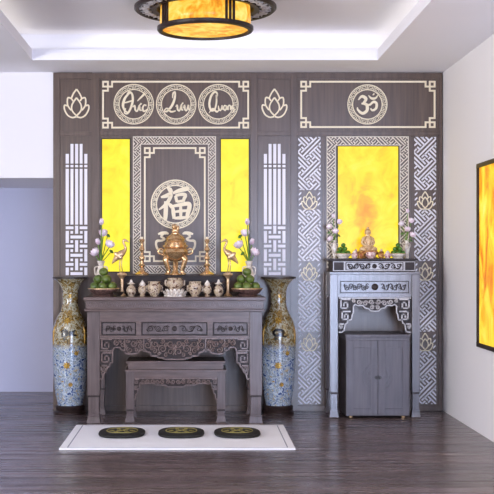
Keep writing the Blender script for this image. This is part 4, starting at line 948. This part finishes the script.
vessel('offering_jar', 354.6, [(0,0),(2,0),(3.2,2),(3.4,4),(2,6)], 'offer1', 'small pink lidded jar beside the left fruit bowl on the narrow altar', 'jar', [(2.2,5.9),(1.6,7),(0,8.4)], Y=YQ, zb=ZU)
vessel('offering_jar', 387.6, [(0,0),(2,0),(3.2,2),(3.4,4),(2,6)], 'offer1', 'small pink lidded jar beside the right fruit bowl on the narrow altar', 'jar', [(2.2,5.9),(1.6,7),(0,8.4)], Y=YQ, zb=ZU)
for cu, sd in ((356, 'left'), (381.4, 'right')):
    Y = -.16; cxx = X(cu, Y); qq = 1/S(Y)
    th = thing('oil_lamp', f'small gilt oil lamp on the {sd} side of the seated statue', 'lamp', (cxx, Y, ZU))
    MB().lathe([(0,0),(.022,0),(.022,.006),(.007,.014),(.006,.03),(.018,.045),(.022,.058),(.018,.058),(0,.05)], cxx, Y, ZU, 20).build('stand', 'offer2', th, smooth='edge')
    MB().lathe([(0,.05),(.010,.056),(.009,.072),(0,.082)], cxx, Y, ZU, 14).build('wick_cup', 'offer1', th, smooth=True)

# ------------------------------------------------------------------ floor vases
def floor_vase(cu, side):
    Y = -.175; q = 1/S(Y); cx = X(cu, Y); k = Z(277.5, Y)
    th = thing('floor_vase', f'tall painted porcelain floor vase with black lettering {side} of the large altar', 'vase', (cx, Y, 0))
    zb_ = .075
    MB().lathe([(0,0),(15.6*q,0),(15.8*q,.018),(14.2*q,.032),(14.6*q,.05),(15.0*q,.06),(14*q,zb_),(0,zb_)], cx, Y, 0, 40).build('stand', 'darkw', th, smooth='edge')
    V = lambda v: Z(v, Y)
    prof = [(0,zb_),(12.8*q,zb_),(13.2*q,V(401)),(15*q,V(392)),(16.6*q,V(376)),(17.4*q,V(358)),(17.7*q,V(340)),(17.2*q,V(331)),(15.6*q,V(323)),(12.6*q,V(316)),(9.8*q,V(311)),(8.2*q,V(306)),(7.7*q,V(300)),(8.0*q,V(292)),(9.4*q,V(286.5)),(12.4*q,V(282)),(15.8*q,V(279.2)),(17.2*q,V(278.3)),(17.2*q,V(277.2)),(15.6*q,V(277.4)),(8.6*q,V(284)),(7.0*q,V(300)),(0,V(302))]
    sm = catmull(prof[1:18], 4); sm = [prof[0]]+[tuple(p) for p in sm]+prof[18:]
    MB().lathe(sm, cx, Y, 0, 56).build('body', 'porc', th, smooth='edge', origin=(cx, Y, 0))
    MB().lathe([(16.6*q,V(278.7)),(17.5*q,V(278.5)),(17.6*q,V(277)),(16.6*q,V(276.8))], cx, Y, 0, 48).build('rim', 'bronzed', th, smooth='edge')
    def rad(z):
        for a, b_ in zip(sm[1:], sm[2:]):
            if min(a[1], b_[1]) <= z <= max(a[1], b_[1]) and abs(a[1]-b_[1]) > 1e-6: return a[0]+(b_[0]-a[0])*(z-a[1])/(b_[1]-a[1])
        return 17*q
    def wrap(x, y, z):
        r = rad(z)+(-y); a = -PI/2+x/rad(z); return (cx+r*math.cos(a), Y+r*math.sin(a), z)
    def ornament(sts, v, name, mat, sc_=1, x0_=0):
        m = MB(); sc_ *= 1.25
        for st in sts:
            c_ = catmull(st, 5); m.ribbon([(x0_*q+p[0]*q*sc_, V(v)-p[1]*q*sc_) for p in c_], [max(.3, p[2]*1.5)*q*sc_ for p in c_], -.0035, .002, 0, wrap)
        return m.build(name, mat, th, fix=False)
    if side == 'left':
        ornament([[(-6,-1,.5),(-3,-2.4,1.1),(-.8,-.6,1.3),(-2,2,1.3),(-5,2.2,1),(-4,-.4,.9),(-1,.2,.9)], [(.6,2,.8),(3,-.5,1.2),(5.6,-2.2,.6)], [(1,-1.4,.8),(3,1,1.2),(6.5,2,.7)]], 332, 'lettering', 'ink')
    else:
        ornament([[(2.5,2.6,.7),(0,1.6,1.1),(-3,2,1.3),(-4.8,0,1.3),(-3,-2.2,1.3),(1,-2.4,1.3),(3.2,-.6,1.3),(1.6,1.2,1.1),(-1.4,.8,.9)], [(1,1,.7),(3.6,2.6,1.1),(6,2.2,.5)]], 332, 'lettering', 'ink')
    # raised gilt flowers
    def flower(v, r_, x_):
        m = MB()
        for k_ in range(8):
            a = 2*PI*k_/8; m.ribbon([(x_*q, V(v)), (x_*q+r_*.6*q*math.cos(a), V(v)+r_*.6*q*math.sin(a)), (x_*q+r_*q*math.cos(a), V(v)+r_*q*math.sin(a))], [.3*q, r_*.45*q, .3*q], -.0028, .002, 0, wrap)
        m.build('gilt_flower', 'goldf', th, fix=False)
    flower(319.5, 4.2, -1); flower(364, 4.0, -1.5); flower(383, 2.6, 2); flower(352, 2.8, 8); flower(296, 2.4, 1)
    for d in (-1, 1):        # curling gilt beasts on the shoulders
        m = MB(); az = -PI/2+d*1.05
        c_ = catmull([(17.2,345,.8),(17.9,338,1.3),(17.4,330,1.4),(15.4,325,1.1),(14.0,321,.8)], 5)
        m.tube([(cx+p[0]*q*math.cos(az), Y+p[0]*q*math.sin(az), V(p[1])) for p in c_], [p[2]*q*.8 for p in c_], 8); m.build('shoulder_handle', 'goldf', th, smooth=True)
M['goldf'] = noisemat('gilt_enamel', [(.35, srgb(110, 74, 24)), (.65, srgb(206, 166, 70))], (60, 60, 60), 1.2, 3, .25, metal=.3)
floor_vase(70.2, 'left'); floor_vase(278.4, 'right')

# ------------------------------------------------------------------ rug and kneeling mats
ru0, ru1 = X(58.8, F*EYE/192-CAMD), X(295.7, F*EYE/192-CAMD); ry0, ry1 = F*EYE/192-CAMD, F*EYE/168-CAMD
rg = thing('rug', 'white rectangular rug with thin grey end stripes in front of the altar', 'rug', ((ru0+ru1)/2, (ry0+ry1)/2, 0))
MB().box(ru0, ru1, ry0, ry1, 0, .010).build('pile', 'rug', rg, bevel=.003)
m = MB()
for a in (ru0+.05, ru1-.055): m.box(a, a+.008, ry0+.04, ry1-.04, .0095, .0112)
for a in (ry0+.035, ry1-.04): m.box(ru0+.05, ru1-.047, a, a+.006, .0095, .0110)
m.build('stripe', 'rugline', rg)
RC = F*EYE/177.5-CAMD
for cu, lab in ((122, 'leftmost of the three'), (181.3, 'middle one of the three'), (237.2, 'rightmost of the three')):
    cx = X(cu, RC); cy = RC
    th = thing('kneeling_mat', f'black oval kneeling mat with gold motif, {lab} on the white rug', 'mat', (cx, cy, .011), 'black kneeling mats on the rug')
    m = MB(); n = 48; vs = []
    def se(a, rx, ry, e=2.7): return (rx*math.copysign(abs(math.cos(a))**(2/e), math.cos(a)), ry*math.copysign(abs(math.sin(a))**(2/e), math.sin(a)))
    lev = [(0, .0115, .97), (0, .019, 1.0), (0, .028, .985), (0, .032, .94)]
    for _, z_, k_ in lev:
        for i in range(n):
            p = se(2*PI*i/n, .168*k_, .215*k_); vs.append((cx+p[0], cy+p[1], z_))
    fs = [(l*n+i, l*n+(i+1) % n, (l+1)*n+(i+1) % n, (l+1)*n+i) for l in range(3) for i in range(n)] + [tuple(range(n))[::-1], tuple(3*n+i for i in range(n))]
    m.add(vs, fs); m.build('cushion', 'black', th, smooth='edge')
    g = MB(); zt_ = .0325
    def flat(pts, w_):
        g.tube([(cx+p[0], cy+p[1], zt_) for p in pts], w_, 6)
    flat([(p[0], p[1]+.03) for p in [se(2*PI*i/40, .112, .120, 2.2) for i in range(41)]], .0045)
    for k_ in range(6):
        a = 2*PI*k_/6; flat([(p[0]+.07*math.cos(a), p[1]+.03+.078*math.sin(a)) for p in spiral(0, 0, .019, 1.2, 1 if k_ % 2 else -1, a)], .0026)
        flat([(0, .03), (.02*math.cos(a+.3), .03+.024*math.sin(a+.3)), (.04*math.cos(a), .03+.045*math.sin(a))], .0034)
    g.build('gold_motif', 'goldthread', th)

# ------------------------------------------------------------------ light
def area(name, loc, rot, sx, sy, power, col):
    l = bpy.data.lights.new(name, 'AREA'); l.shape = 'RECTANGLE'; l.size = sx; l.size_y = sy; l.energy = power; l.color = col
    o = bpy.data.objects.new(name, l); COL.objects.link(o); o.location = loc; o.rotation_euler = rot; return o
area('fill_side', (XL-.3, -7, 1.5), (0, -PI/2-.8, 0), 2.0, 4.4, 520, (1, .985, .985))       # through fill_window_1, added as main fill towards +X, tipped up at the ceiling
area('fill_front', (-3.75, YF-.3, 1.55), (PI/2+.15, 0, -.25), 1.9, 2.1, 40, (1, .99, .97))  # fill on the panelling through an added, unseen window
area('daylight_door', (2.05, YF-.3, 1.2), (PI/2, 0, 0), 2.6, 2.4, 430, (.58, .70, 1))
WARM = (1, .93, .76)
zl_ = HC+TH+.015
area('cove_back', ((RX0+RX1)/2, RY1+LE*.5, zl_), (PI, 0, 0), RX1-RX0+.2, .05, .55, WARM)
area('cove_front', ((RX0+RX1)/2, RY0-LE*.5, zl_), (PI, 0, 0), RX1-RX0+.2, .05, .55, WARM)
area('cove_left', (RX0-LE*.5, (RY0+RY1)/2, zl_), (PI, 0, 0), .05, RY1-RY0+.2, .55, WARM)
area('cove_right', (RX1+LE*.5, (RY0+RY1)/2, zl_), (PI, 0, 0), .05, RY1-RY0+.2, .55, WARM)

w = bpy.data.worlds.new('World'); C.world = w; w.use_nodes = True
w.node_tree.nodes['Background'].inputs[0].default_value = (.75, .85, 1, 1); w.node_tree.nodes['Background'].inputs[1].default_value = 1.0

cam = bpy.data.cameras.new('Camera'); co = bpy.data.objects.new('Camera', cam); COL.objects.link(co)
co.location = (0, -CAMD, EYE); co.rotation_euler = (PI/2, 0, 0)
cam.sensor_width = 36; cam.lens = F/494*36; cam.shift_x = 49/494; cam.shift_y = 11/494; cam.clip_start = .05
C.camera = co
C.view_settings.view_transform = 'Standard'; C.view_settings.look = 'None'; C.view_settings.gamma = 1; C.view_settings.exposure = .42
C.view_settings.use_curve_mapping = False
C.cycles.use_denoising = True
